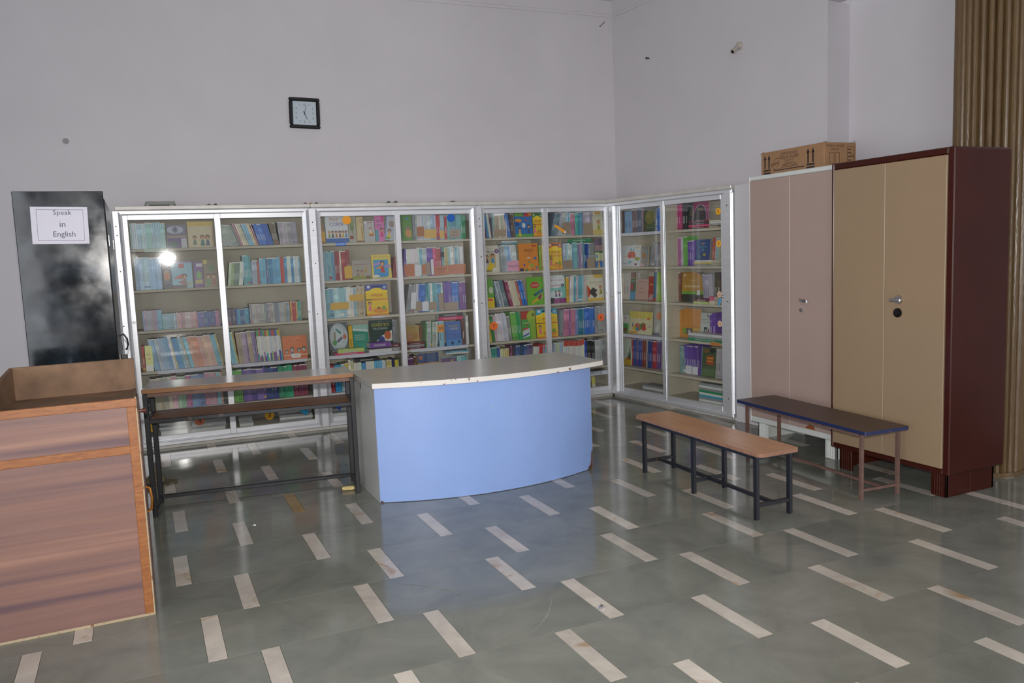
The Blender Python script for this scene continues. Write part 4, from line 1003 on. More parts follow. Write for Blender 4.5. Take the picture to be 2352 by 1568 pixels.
  ('s', 3.629, 3.733, 5, 0.28, 'creamred', -13, 0.08),
  ('s', 3.734, 3.787, 3, 0.276, 'blue', -13, 0.08),
  ('c', 3.784, 3.975, 0.288, 'green_pens', 0, 0.06)]),
 (3, 'R', 3, [
  ('c', 4.036, 4.229, 0.292, 'english_course', 0, 0.06),
  ('s', 4.241, 4.276, 2, 0.28, 'yelred', 0, 0.08),
  ('s', 4.278, 4.492, 13, 0.289, 'whiteteal', 3, 0.08),
  ('c', 4.486, 4.685, 0.279, 'curriculum', 0, 0.06)]),
 (3, 'L', 4, [
  ('s', 3.345, 3.443, 6, 0.29, 'greenpink', -5, 0.08),
  ('s', 3.444, 3.563, 7, 0.294, 'purplewhite', -6, 0.08),
  ('s', 3.564, 3.603, 2, 0.263, 'grey', -6, 0.08),
  ('s', 3.606, 3.713, 6, 0.297, 'green', -5, 0.08),
  ('c', 3.708, 3.866, 0.293, 'companion', 0, 0.06),
  ('c', 3.876, 4.124, 0.301, 'abhilasha_sky', 0, 0.06)]),
 (3, 'R', 4, [
  ('s', 4.148, 4.192, 3, 0.289, 'grey', 2, 0.08),
  ('s', 4.194, 4.37, 9, 0.293, 'bluepurple', 2, 0.08),
  ('s', 4.372, 4.446, 4, 0.293, 'tealblue', 0, 0.08),
  ('s', 4.448, 4.573, 7, 0.294, 'blue', 0, 0.08),
  ('s', 4.575, 4.698, 7, 0.297, 'greybooks', 0, 0.08)]),
 (3, 'L', 5, [
  ('s', 3.335, 3.361, 2, 0.307, 'white', 0, 0.08),
  ('s', 3.363, 3.454, 5, 0.305, 'bluered', 0, 0.08),
  ('s', 3.458, 3.559, 7, 0.276, 'yellowcream', 0, 0.08),
  ('s', 3.562, 3.809, 14, 0.305, 'maroonblue', 3, 0.08),
  ('s', 3.81, 3.879, 4, 0.268, 'white', 5, 0.08),
  ('s', 3.883, 3.946, 3, 0.295, 'red', 5, 0.08),
  ('s', 3.947, 3.988, 3, 0.286, 'yelblue', 0, 0.08)]),
 (3, 'R', 5, [
  ('s', 4.048, 4.177, 8, 0.294, 'pastel', 4, 0.08),
  ('s', 4.179, 4.426, 14, 0.304, 'redtip', 2, 0.08),
  ('s', 4.428, 4.468, 2, 0.297, 'bluedeep', 0, 0.08),
  ('s', 4.47, 4.562, 4, 0.291, 'black', 0, 0.08),
  ('s', 4.566, 4.691, 6, 0.292, 'greybooks', 0, 0.08)]),
 (3, 'R', 6, [
  ('c', 4.51, 4.548, 0.104, 'yellow_cartoon', 0, 0.06)]),
 (4, 'L', 1, [
  ('s', 0.006, 0.087, 1, 0.248, 'darkred', 0, 0.15),
  ('s', 0.097, 0.215, 2, 0.242, 'skyblue', 0, 0.15),
  ('s', 0.219, 0.396, 7, 0.249, 'brownpurple', 0, 0.15),
  ('c', 0.424, 0.609, 0.239, 'green_computer', 0, 0.13),
  ('s', 0.591, 0.647, 3, 0.249, 'blue', 6, 0.15)]),
 (4, 'L', 2, [
  ('c', 0.024, 0.355, 0.223, 'splash', 0, 0.13),
  ('c', 0.367, 0.477, 0.208, 'practice', 0, 0.13),
  ('s', 0.472, 0.643, 6, 0.244, 'greybooks', 14, 0.15)]),
 (4, 'L', 3, [
  ('s', 0.012, 0.149, 5, 0.287, 'creamred', 0, 0.15),
  ('c', 0.183, 0.268, 0.292, 'geography', 0, 0.13),
  ('c', 0.277, 0.462, 0.221, 'social_pink', 0, 0.13),
  ('c', 0.469, 0.593, 0.292, 'red_gr', 0, 0.13),
  ('s', 0.582, 0.653, 3, 0.296, 'greenmix', 4, 0.15)]),
 (4, 'L', 4, [
  ('c', 0.024, 0.14, 0.2, 'green_art', 0, 0.13),
  ('c', 0.155, 0.516, 0.235, 'art', 0, 0.13),
  ('c', 0.541, 0.671, 0.278, 'art_fox', 0, 0.13)]),
 (4, 'L', 5, [
  ('c', 0.059, 0.178, 0.287, 'tree_green', 0, 0.13),
  ('s', 0.16, 0.654, 19, 0.299, 'mixeddark', 3, 0.15)]),
 (4, 'L', 6, [
  ('h', 0.443, 0.757, -0.015, 0.05, ['g', 'w', 'g'])]),
 (4, 'R', 1, [
  ('s', 0.847, 0.913, 3, 0.253, 'pinkhot', 0, 0.2),
  ('s', 0.916, 0.994, 3, 0.258, 'dark', 0, 0.2),
  ('c', 0.999, 1.055, 0.235, 'dark_social', 0, 0.2),
  ('c', 1.06, 1.264, 0.255, 'science', 0, 0.2),
  ('h', 1.162, 1.424, 0.011, 0.085, ['maroon', 'dark', 'hot', 'maroon']),
  ('h', 1.429, 1.564, 0.021, 0.067, ['cream', 'w', 'g'])]),
 (4, 'R', 2, [
  ('s', 0.844, 0.926, 4, 0.287, 'purplewhite', 0, 0.2),
  ('s', 0.929, 0.988, 2, 0.292, 'green', 0, 0.2),
  ('s', 0.991, 1.082, 4, 0.251, 'purple', 0, 0.2),
  ('c', 1.087, 1.278, 0.248, 'blue_fish', 0, 0.2),
  ('s', 1.313, 1.432, 5, 0.27, 'creamred', 4, 0.2),
  ('h', 1.227, 1.452, 0.006, 0.061, ['w', 'yel', 'g'])]),
 (4, 'R', 3, [
  ('s', 0.848, 0.884, 1, 0.289, 'brown', 0, 0.2),
  ('c', 0.888, 1.192, 0.289, 'social_science', 0, 0.2),
  ('s', 1.202, 1.327, 4, 0.275, 'mauve', -4, 0.2),
  ('s', 1.348, 1.422, 2, 0.297, 'dark', 0, 0.2),
  ('h', 1.214, 1.407, 0.01, 0.056, ['maroon', 'lime']),
  ('h', 1.422, 1.476, 0.015, 0.088, ['hot', 'cream'])]),
 (4, 'R', 4, [
  ('s', 0.855, 0.895, 1, 0.275, 'orange', 0, 0.2),
  ('c', 0.898, 1.137, 0.285, 'orange_kraft', 0, 0.2),
  ('c', 1.142, 1.274, 0.253, 'computerisation', 0, 0.2),
  ('s', 1.279, 1.358, 2, 0.26, 'purple', 0, 0.2),
  ('h', 1.125, 1.575, -0.008, 0.065, ['w', 'g', 'emer'])]),
 (4, 'R', 5, [
  ('s', 0.902, 0.99, 4, 0.279, 'greyteal', 0, 0.15),
  ('s', 0.995, 1.186, 8, 0.291, 'purple', -4, 0.15),
  ('c', 1.211, 1.405, 0.283, 'darkgreen_cover', 0, 0.13),
  ('s', 1.39, 1.484, 3, 0.284, 'mauve', 4, 0.15),
  ('n', 0.996, 1.081, 0.0, 0.085, 'white', '', 0),
  ('n', 1.087, 1.165, -0.023, 0.058, 'white', '', 0)]),
 (4, 'R', 6, [
  ('h', 1.269, 1.567, -0.063, 0.116, ['g', 'w', 'g', 'emer', 'w', 'cyan', 'g', 'w'])]),
]

# ------------------------------------------------------------------ books
PAL = {
 'altblue': 'cfd6da 6fb4d4 c8bfd0 5a9cc8 d8d8d2 78c0a8 c0cfd8', 'beige': 'bfae94 c9baa2 b0a088 cfc4b0', 'black': '1c1d22 26262c 15171c', 'blue': '2f6cc0 3a78c8 2a5cae 4a86cc',
 'bluecream': '7fb0cf d8cfb8 5f9cc8 d9c9a0 9ec4d4', 'bluedeep': '23489a 2c5ab0 1d3c86', 'bluepurple': '4a5a9c 6a5a98 3f78a8 c07a98 2c5490 7a88b8', 'bluered': 'b03a40 3a54a0 4a9a90 2c3c90 6050a0',
 'bluewhite': '6aa8cc d4d8d8 4a8cb8 c9d2d8 8a6aa0 d8d4cc 3f86a8 c04a4a', 'brown': '7a5638 8a6240 6a4a32', 'brownpurple': '6a4a48 5a4470 7a5a58 46506a 8a7a80', 'brownyel': '7a6a4a b8a05a 6a5a48 4a8ab8',
 'cream': 'd0c6ae c4b89c d8d0bc', 'creamred': 'd4ccbc c8bca8 c05a40 cfc6b6 b0a898 9ab0b0', 'cyan': '3a9ad8 4aa6dc', 'dark': '3a3a44 4a3a40 2c2c34 5a4a3a', 'darkpurple': '4a3a58 5c4a66 3c3450 6a5a78', 'darkred': '5a2a30',
 'emerald': '1f8a64 2a9a70 3aa880 3c8a4a', 'green': '3a9a5a 58a84a 2c8a60 6ab04a', 'greenmix': '5a9a4a 8ab040 c0b060 3a7a4a', 'greenpink': '4a7a4a b8c48a c05a78 3a8ac8 d8c060 d0b0c0', 'greenwhite': '5a6a58 b8c8b0 7a9a50 4a5048 cfd2cc',
 'grey': '8a8c90 a0a2a4 76787c b8b8b8', 'greybooks': '9a9ea4 b0b0b0 8a8a8e a49a98 8aa0a8', 'greygreen': '5c6c68 7c8c88 8c9894 6a7470', 'greyteal': '8a9ea4 6a8e98 b0b6b8 5a7a88', 'haze': '8fb0c4 a8c4cc 7aa4bc b8c8cc 6aa8a8 9ab4cc',
 'magenta': 'b0508c a8487c c06098', 'maroon': '8a2a58 7a2444', 'maroonblue': '7a3050 5a4a78 3a5a90 8a4060 4a3a50 30506a', 'mauve': 'a8a0b0 b8b0ba 98909c c4bcc4', 'mauveblue': '9a90b0 7aa4c4 b0a4b8 6ab0c8 a88ca0',
 'mixed': 'b04a48 4a8ab0 c8c0b0 6a5a90 d0a860 5aa090 98a4b0', 'mixeddark': '8a4a38 3a4a90 c0b8b0 5a3a60 b03a48 3a6a90 9a948a 6a4a88', 'navy': '22305a', 'orange': 'c8843c', 'palegreen': '8ab48a 78a87a 9ac49a',
 'palepink': 'c498a8 cfb0b8 b88898 d0a0a4 b8a0b0', 'paleteal': '9cbcc4 b0ccd0 84acb8 c8d0d0 8ab0c8', 'pastel': 'd0b8a8 b8c8a8 a8b8c8 d0c8b0 c8a0a0', 'periwinkle': '7a94c8 8aa4d0 6a88bc', 'pink': 'c07a94 c888a0', 'pinkhot': 'c03a78 b8306c d05088',
 'plum': '7a3a6a 5a3a70 8a3a58 6a4a80', 'purple': '6a4aa0 7a58a8 5a3c90 8a6ab4', 'purplewhite': '6a58a0 d0ccd4 4a4a80 c8c4d0 b0609c', 'red': 'b8323a c43c38', 'redbrown': '9a4a3a 8a3a34 b07a50', 'redpurple': '8a3a78 b04a58 7a4a90 c05a50',
 'redtip': 'd4d0ce cdd4d8 d8d4cc', 'rose': 'c890a0 d09aa8 bc8494', 'salmon': 'dca48c e0c8a8 8ac0d4 d89880 c8c070 dcb0a0', 'skyblue': '7aa4d0 8ab4d8 6a94c4 98bcd4', 'teal': '4a9aa0 6ab0b4 3a8a98 8ac0c0', 'tealblue': '2f7c9a 3a6aa8 4a9ab0 2c5a8a 5a8ac0',
 'tealgreen': '3a9a80 4aa8a0 5ab0c0 3a88a8', 'tealmauve': '5a98a8 a898a8 7ab0b8 b0a088 8878a0', 'tealred': '8ab0b8 a0444a c8c8c4 6a9aac b0b0a8 9a4a48 d0ccc4', 'white': 'd4d2d0 c8c8cc dcdad4', 'whiteblue': 'd2d4d8 7aa8d0 c4c8cc d8d4cc a0b8d0',
 'whitegreen': 'c8c8c4 4a8a5a d4d4d0 a8b0ac 5a6a6a', 'whitemaroon': 'd0ccc8 7a2a40 c8c8cc 4a90b8 6a3a50', 'whiteteal': 'd0d2d0 9abcc0 b8c0c4 6aa8b8 c8b8b0 dcdad6', 'whitetip': 'd6d4d2 d0d2d6 dcd6d0', 'yelblue': 'd0b04a 4a9ac8 8ac0d0 c8b870', 'yellow': 'd8b82c', 'yellowcream': 'c8a84a d0bc7a d8d0b0 b89a3a', 'yelred': 'd8b040 b8403a'}
CNAME = [('black', '1c1d22'), ('dark grey', '4c4c52'), ('grey', '8e9094'), ('pale grey', 'b4b4b6'), ('white', 'd6d4d2'), ('cream', 'd2c8b0'), ('beige', 'bfae94'), ('brown', '7a5638'), ('dark red', '7a2a34'), ('red', 'b8363a'), ('salmon', 'dca08a'), ('orange', 'd08038'), ('yellow', 'd4b23c'), ('olive', '8a8a4a'), ('green', '4c9a52'), ('pale green', '9cc09a'), ('dark green', '2c5a44'), ('teal', '3f929a'), ('pale teal', '9cc0c4'), ('pale blue', '90b4d0'), ('blue', '3a74c0'), ('navy blue', '24407e'), ('purple', '6a4aa0'), ('mauve', 'a698b0'), ('plum', '6c3a66'), ('magenta', 'b84a86'), ('pink', 'c890a4')]
def rgb8(s): return tuple(int(s[i:i + 2], 16) for i in (0, 2, 4))
def cname(s):
    a = rgb8(s); return min(CNAME, key=lambda c: sum((x - y) ** 2 for x, y in zip(a, rgb8(c[1]))))[0]
PAGE = hx('cfc8b8'); FLAT = {'w': 'd2d0d0', 'g': '8c8e90', 'lime': 'b8c870', 'hot': 'd0386c', 'purple': '7a4a9c', 'maroon': '6a2034', 'dark': '2c2a30', 'cream': 'd0c6ae', 'yel': 'c8b050', 'emer': '2c8a5c', 'cyan': '3c98b0'}
CARD = {'yellow': 'd0a44a', 'brown': 'a8693c', 'kraft': '9a8672', 'terracotta': 'b8704c', 'white': 'd4d2d8', 'black': '242226', 'orange': 'e89a30', 'pinkcard': 'd89ab4'}

def book_geo(mb, t, h, d, c, rnd, T, simple_=False, tip=None, rk=None):
    """upright book: spine faces -y at y=0, thickness along x"""
    col = hx(c); w = min(.0016, t * .2)
    def bx_(x0, x1, y0, y1, z0, z1, cc):
        p = [(x0, y0, z0), (x1, y0, z0), (x1, y1, z0), (x0, y1, z0), (x0, y0, z1), (x1, y0, z1), (x1, y1, z1), (x0, y1, z1)]
        mb.faces([T @ Vector(q) for q in p], [(4, 5, 6, 7), (0, 1, 5, 4), (1, 2, 6, 5), (3, 0, 4, 7), (2, 3, 7, 6)], cc)
    if simple_:
        bx_(0, t, 0, d, 0, h, col)
    else:
        bx_(0, w, 0, d, 0, h, col); bx_(t - w, t, 0, d, 0, h, col); bx_(w, t - w, 0, w, 0, h, col); bx_(w, t - w, w, d - .003, .002, h - .0035, PAGE)
    def band(z0, z1, cc, e=.0003):
        mb.faces([T @ Vector(q) for q in ((0, -e, z0), (t, -e, z0), (t, -e, z1), (0, -e, z1))], [(0, 1, 2, 3)], cc)
    if tip: band(h * .80, h, hx(tip)); band(0, h * rnd.uniform(.10, .35), hx(rnd.choice(['6ab0d0', '8a5a9c', 'c0503c', '9cc060', '3aa0a8', '5a4aa0', 'd8a040'])))
    else:
        k, za, zb, zc, bc = rk
        if k < .6: band(h * .965, h, hx('d8d6d2'))
        if k < .35: band(h * za, h * zb, tuple(min(1, x * 1.25 + .05) for x in col), .0004)
        if .5 < k < .8: band(h * .05, h * zc, tuple(x * .6 for x in col) if k < .7 else hx(bc), .0004)
        if .15 < k < .9:
            mb.faces([T @ Vector(q) for q in ((t * .35, -.0006, h * .25), (t * .65, -.0006, h * .25), (t * .65, -.0006, h * .52), (t * .35, -.0006, h * .52))], [(0, 1, 2, 3)], tuple(min(1, x * .4 + (.45 if sum(col) < .8 else .02)) for x in col))

DES = {}
def D(name, base, label, *ops): DES[name] = (base, label, ops)
r, e, p, t, k = (lambda *a: ('r',) + a), (lambda *a: ('e',) + a), (lambda *a: ('p',) + a), (lambda *a: ('t',) + a), (lambda *a: ('k',) + a)
def abhi(top, cloud='f0cc1c'): return (r(0, .80, 1, 1, top), e(.15, .93, .07, .05, 'd8d8e0'), e(.88, .90, .07, .05, '9ab4c8'), r(.3, .91, .78, .95, '22244a'), e(.5, .80, .30, .09, cloud), e(.2, .77, .2, .05, cloud), e(.82, .77, .2, .05, cloud), t('अिभलाषा', .5, .66, .10, 'c8322c', .66), t('िहंदी', .58, .57, .045, '9aa060', .3), r(0, .50, 1, .53, 'd8603a'), r(0, .50, .28, .53, '3a3030'), k(.16, .16, .30, 'e06a94', '5a3424'), e(.62, .16, .34, .09, 'd88a24'), e(.55, .24, .08, .035, '8a5a30'), e(.80, .24, .09, .07, '7aa03c'), r(0, 0, 1, .05, 'd87a20'))
D('eye', '8a88a0', 'grey and violet book with a large eye on its cover', r(0, .5, 1, 1, '7a7a90'), e(.45, .78, .42, .17, 'b8bcc8'), e(.45, .79, .16, .15, '8a8aa0'), e(.45, .79, .07, .07, '5c5c58'), r(0, .46, 1, .52, 'b89a78'), r(.05, 0, .75, .42, '6a5880'), e(.3, .15, .25, .12, '4a7060'), r(.72, 0, 1, .40, 'c0c0c8'))
D('people', 'c8bc9c', 'cream book with three small green-clad figures, top shelf', r(0, .82, 1, 1, 'd4b868'), t('Environment', .5, .90, .05, 'a8843c', .8), r(.04, .05, .96, .78, 'd0c2a4'), k(.26, .10, .36, '6a7a6a', '5a4a3a'), k(.56, .06, .42, '4a7c7a', '6a4a38'), k(.76, .06, .42, '5a6a80', '4a3a34'), r(.95, .05, 1, .78, 'c09a80'))
D('grey_face', '6c6a78', 'narrow grey book with an orange oval beside pale blue spines', e(.5, .55, .38, .22, 'b89a7a'), e(.5, .5, .2, .16, 'c87a50'), r(0, 0, 1, .18, '4a4452'))
D('seaside', '8fb8cc', 'light blue book with a red tent and seaside picture', r(0, .95, 1, 1, '9a80b8'), r(.36, .76, .62, .92, 'b8484a'), t('Primary English', .5, .66, .06, 'c8c070', .7), p([(.05, .36), (.55, .55), (.68, .42), (.60, .34)], 'c06a54'), p([(.28, .22), (.68, .32), (.66, .12)], 'b84048'), r(0, 0, .7, .12, '5a4a4c'), k(.62, .12, .42, '8a6a5a', '3a2c28'), r(.72, .05, .95, .25, '9aaaa0'))
D('purple_green', '7a5a92', 'purple book with a green splash and white label', r(.3, .80, 1, .93, 'c8c0d0'), e(.55, .48, .3, .16, '7aa85a'), r(.1, .15, .9, .3, 'b8a860'), r(0, 0, 1, .10, '6a2a78'))
D('olive_kids', '8a7c6a', 'olive brown book with two children, left of the mullion', r(0, .85, .3, 1, 'c8b45a'), k(.32, .05, .45, '5a8a4a', '4a3a2c'), k(.72, .05, .45, '9a5a4c', '3c2c26'), e(.6, .7, .3, .15, '6a7a5a'))
D('yellow_cartoon', 'b8c050', 'small yellow-green cartoon book at the shelf end', r(0, 0, 1, .25, 'c8c4bc'), e(.5, .62, .38, .26, 'c8b83c'), e(.38, .66, .06, .05, '3a3a30'), e(.62, .66, .06, .05, '3a3a30'), r(.3, .47, .7, .51, '8a5a30'))
D('orange_faces', 'd2703c', 'orange book with four grey faces at the bottom of its cover', t('learn read think', .55, .90, .04, 'e8c8b0', .7), t('share', .5, .80, .04, 'e8c8b0'), t('question grow write', .5, .70, .04, 'e8c8b0', .8), k(.16, .08, .34, 'c8703c', '3a3634', 'b0aca8'), k(.38, .10, .42, '4a6a98', '34302e', 'b8b4b0'), k(.66, .08, .40, 'c8703c', '2c2a2a', 'a8a4a2'), k(.86, .08, .44, 'c05a2c', '3c3836', 'b8b2ae'), r(0, .16, 1, .20, 'e4b89a'), r(.33, .06, .70, .24, 'e0dcdc'), t('DAC', .54, .15, .07, 'c8503c'))
D('popcorn', 'cfd0d4', 'white picture book with a bright title and a row of children', t('POP', .40, .88, .13, 'c86a5a', .38), t('CORN', .48, .70, .13, '7a5a9a', .58), e(.34, .88, .035, .03, '5aa8a0'), k(.15, .20, .26, '8a9a4a', 'c09a5a'), k(.30, .20, .26, '4a5a50', '3a3430'), k(.46, .20, .26, 'a87a4a', '5a4430'), k(.62, .20, .26, '8a5a4a', '3a2c28'), k(.76, .20, .26, 'c8a04a', '6a5030'), k(.90, .20, .26, '5a8ab0', '4a3a30'), r(0, 0, 1, .17, '4a6aa8'), t('Primer', .85, .06, .03, '9ab0d0'))
D('tree', 'a8a498', 'grey-green book with a leafy tree next to the white picture book', e(.5, .72, .3, .14, '8a9a70'), e(.45, .55, .26, .12, '7a8a60'), r(.46, .3, .54, .55, '7a6a50'), r(.15, .12, .6, .25, '8a4a40'))
D('cream_pencil', 'c8b48a', 'cream book with a brown pencil shape, second bookcase top shelf', t('C', .75, .83, .12, 'a8463a'), r(.40, .1, .46, .8, 'd8c8a0'), p([(.7, .12), (.88, .12), (.88, .5), (.79, .66), (.7, .5)], 'b08a48'), r(0, 0, 1, .06, '8a6a50'))
D('white_girl', 'b4b2b2', 'greyish white book with a small red bed picture', r(.05, .88, .3, .98, 'd8d8d8'), t('PRIMER', .55, .92, .05, 'b04a48', .5), e(.68, .42, .26, .08, 'c8a060'), k(.6, .42, .28, 'd0c8c0', 'a04a48'), r(.45, .28, .9, .36, 'b06a40'))
D('pink_hindi', 'd07aac', 'pink book with bold grey Hindi lettering on the top shelf', t('शब्द', .42, .76, .13, '6a5a78', .5), t('ज्ञान', .48, .58, .13, '6a5a78', .55), e(.88, .92, .2, .2, 'd04a94'), r(0, .02, .34, .45, '5a9aa4'), k(.72, .18, .34, 'c84a78', '5a3a30'))
D('boy_white', 'b6b8c4', 'tilted white book with a boy in yellow, next to the pink book', r(0, .0, .12, 1, '8a8cb0'), e(.6, .68, .3, .13, '9a8a80'), k(.42, .08, .40, 'd8b83c', '4a3a34'), e(.3, .08, .25, .05, '7a9a5a'))
D('green_apple', '5a8a3a', 'green book with a round orange fruit right of the mullion', r(0, 0, .15, 1, '4a7230'), e(.62, .28, .3, .17, 'c08a4c'), e(.6, .46, .14, .08, 'a86a60'), e(.6, .85, .12, .06, '4a8aa8'))
D('rhymes_grey', 'a29c92', 'grey rhyme book with children on grass, second shelf', t('HINDI RHYMES', .5, .76, .08, '9a5a4c', .75), r(0, 0, 1, .16, '8a9048'), k(.3, .15, .34, '9a7a68', '4a3a34'), k(.52, .12, .36, 'b89058', '6a4a38'), r(.68, .32, .78, .60, 'b89048'), e(.82, .10, .12, .08, '7a5a48'))
D('yellow_music', 'd8c05c', 'yellow book with a blue picture of a girl in red', t('MODERN METHOD', .5, .90, .06, 'b8964a', .8), r(.10, .08, .86, .78, '4a98c4'), k(.55, .24, .50, 'b83a38', '5a3a48'), p([(.05, .60), (.45, .70), (.45, .60), (.1, .52)], 'b48ac0'), p([(.15, .40), (.5, .55), (.5, .42)], 'd88a34'), e(.85, .5, .2, .06, 'b08ac0'), p([(.2, .04), (.75, .04), (.85, .18), (.3, .22)], '3a8ac4'), e(.2, .10, .2, .05, 'd8d4d0'))
D('abhilasha_blue', 'e0bc1e', 'yellow Hindi reader with purple-blue top, second bookcase third shelf', *abhi('4a54a8'))
D('abhilasha_green', 'd8b424', 'yellow Hindi reader with green top, third bookcase top shelf', *abhi('4a8a4a'))
D('abhilasha_orange', 'e0b820', 'yellow Hindi reader with orange top, third bookcase second shelf', *abhi('d87038'))
D('abhilasha_sky', 'e0bc20', 'yellow Hindi reader with sky blue top, third bookcase fourth shelf', *abhi('3aa0c0'))
D('physics', '5c646c', 'dark physics book with a pale sphere and a coloured triangle', e(.5, .55, .5, .44, 'b4bcc4'), e(.42, .60, .36, .32, 'c4ccd0'), p([(.22, .42), (.34, .46), (.34, .72), (.24, .70)], '9a9078'), p([(.34, .78), (.40, .82), (.66, .68), (.60, .62)], '4a8a84'), p([(.38, .42), (.44, .34), (.72, .48), (.66, .56)], '6a6480'), e(.27, .36, .12, .09, '5a9a58'), e(.82, .54, .10, .08, 'c06a4c'), r(0, 0, 1, .13, '2e3338'), t('PHYSICS', .34, .07, .07, 'b0b4b8', .5))
D('teal_cover', '1f8a74', 'teal green book standing between the physics and statistics books', r(0, .80, 1, 1, '9ac4b8'), p([(0, .8), (1, .72), (1, .80), (0, .88)], 'd0d8d4'), t('FOUNDATION OF', .45, .62, .05, 'c4d8d0', .7), t('INFORMATION', .45, .54, .05, 'c4d8d0', .7), t('TECHNOLOGY', .45, .46, .05, 'c4d8d0', .65), e(.5, .15, .25, .16, '2a9a84'))
D('statistics', '1c3a30', 'dark green statistics book with coloured spheres', t('Secon', .5, .95, .03, 'c0c8c0'), t('STATISTICS', .5, .83, .10, 'd8c83a', .75), t('FOR ECONOMICS', .5, .71, .06, 'd0d8d0', .64), p([(.12, 0), (.26, .28), (.5, .46), (1, .64), (1, .30), (.7, .22), (.5, 0)], 'd8d8d0'), e(.80, .48, .15, .14, 'c8602c'), e(.52, .32, .15, .14, '2a3a80'), e(.36, .06, .14, .11, 'c8a850'), e(.9, .02, .3, .22, '1c3a30'))
D('beige_orange', 'b8945a', 'beige book with orange squares on its lower half', r(0, .80, 1, 1, 'b89a5c'), t('SAMPLE', .5, .90, .05, '6a5030'), r(.05, .05, .45, .62, 'b87a4c'), r(.52, .05, .95, .62, 'b08040'), r(.1, .4, .4, .58, 'c08a78'), r(.55, .12, .9, .35, 'c8a868'))
D('blue_diamond', '4a6ab0', 'blue book with a checked pattern and gold title', *[r(.05 + .12 * i, .3 + .08 * j, .11 + .12 * i, .34 + .08 * j, '6a88c4') for i in range(8) for j in range(6)], t('GOLDEN', .5, .82, .08, 'b8a85a', .7), t('GUIDE', .55, .70, .08, 'd0c8a0', .5), r(0, 0, 1, .26, '4a8ac4'), r(.3, .05, .45, .18, '2a2a4a'), r(.75, .1, .9, .2, '2a3a5a'))
D('yellow_stripe', 'c8b42c', 'narrow yellow book with a white wedge on the fifth shelf', r(0, 0, .12, 1, '1c2430'), p([(.5, 0), (1, 0), (1, 1), (.8, .5)], 'c8ccc8'), r(0, .92, 1, 1, '20262c'))
D('purple_cover', '5a2a5c', 'purple book with a black title block on the fifth shelf', r(.1, 0, 1, .5, '1e1c20'), t('INVISIBLE', .55, .36, .08, 'd0ccc8', .8), t('MAN', .5, .2, .08, 'd0ccc8'), r(0, .9, 1, .94, 'c0b0c0'))
D('orange_party', 'c88a40', 'orange and blue book with tiny people, fifth shelf behind the desk', r(0, .68, 1, 1, '2c4878'), e(.14, .86, .08, .07, 'b86a4a'), r(.0, 0, 1, .22, 'd0a838'), *[k(.14 + .12 * i, .18, .32, c_, '4a3a30') for i, c_ in enumerate(('3a5a8a', '8a6a9a', '5a8ab0', 'b85a3a', '4a6a5a', '9a4a5a', '3a4a8a'))])
D('purple_dance', '5a3264', 'purple book with a grey slipper shape, fifth shelf', e(.34, .62, .26, .16, '8a8090'), r(.62, .72, .8, .86, '9a8a3a'), t('CLASSICS', .5, .22, .07, 'a89ab0', .7), r(0, .94, 1, 1, '6a8a90'))
D('evs', '2a6cb0', 'blue book with a red title, animals and two children', r(0, .86, .5, 1, '6aa03c'), p([(.5, .86), (.6, 1), (.82, 1), (.9, .84)], 'c03a34'), e(.9, .94, .12, .06, 'c8883a'), t('EVS', .68, .68, .10, 'b8304a', .45), t('my', .5, .82, .05, 'c83a4a'), e(.2, .68, .2, .08, 'd08a34'), e(.14, .55, .12, .09, '1c4a90'), e(.5, .48, .10, .10, 'd0d0d0'), r(0, 0, 1, .12, '58a048'), k(.26, .04, .34, 'd0b83a', '2a2420'), k(.78, .16, .36, '3a4a80', '3a2a24'))
D('kid_cream', 'c8c4ac', 'cream book with a scarecrow child, right end of top shelf', e(.5, .96, .3, .08, 'c8983a'), t('Curriculum', .5, .82, .07, 'a08a70', .8), k(.55, .22, .40, '9a9a3a', 'b06a3a'), r(0, 0, 1, .22, 'c8b068'), r(.2, .62, .8, .63, '8a7a60'))
D('kids_dress', 'c8c2b4', 'cream book with a girl in a spotted yellow dress', t('General Studies', .6, .90, .04, '9a948a', .7), t('for', .22, .80, .05, '6a6460'), t('Kids', .45, .77, .11, '4a4440', .45), e(.86, .79, .15, .08, '6a3a80'), t('4', .86, .79, .07, 'd8d0d8'), r(.3, .15, .75, .70, 'b8a070'), p([(.02, .08), (.5, .08), (.62, .32), (.34, .40)], 'd8b824'), *[e(x, z, .02, .012, '9a3a3a') for x, z in ((.2, .14), (.34, .2), (.46, .16), (.42, .3), (.3, .28), (.52, .26))], k(.55, .36, .34, '3a8ac0', '3a2a24'), k(.15, .36, .3, '6a4a48', '4a3a34'), r(.02, .05, .45, .08, '2a2a30'), e(.66, .12, .18, .07, 'd0ccc8'))
D('orange_sanskrit', 'd8842c', 'bright orange Sanskrit book with scattered paisley shapes', t('संस्कृत', .52, .74, .16, '5a2c14', .62), t('व्याकरण', .5, .58, .05, 'b05a60', .6), r(.68, .88, .92, .94, 'b8482c'), r(.40, .46, .60, .50, 'd8c8b0'), e(.84, .46, .08, .05, '3a6ab0'), e(.52, .34, .05, .03, '3a8a70'), e(.64, .20, .09, .07, '8aa84a'), e(.25, .22, .05, .04, '3a5ab0'), e(.9, .1, .07, .06, '7a7a98'), r(0, 0, .2, .10, '3a3a60'), r(.28, 0, .44, .07, '4a8a4a'), r(.6, 0, .75, .04, '6a4a80'), e(.5, .14, .05, .04, 'd8b82c'))
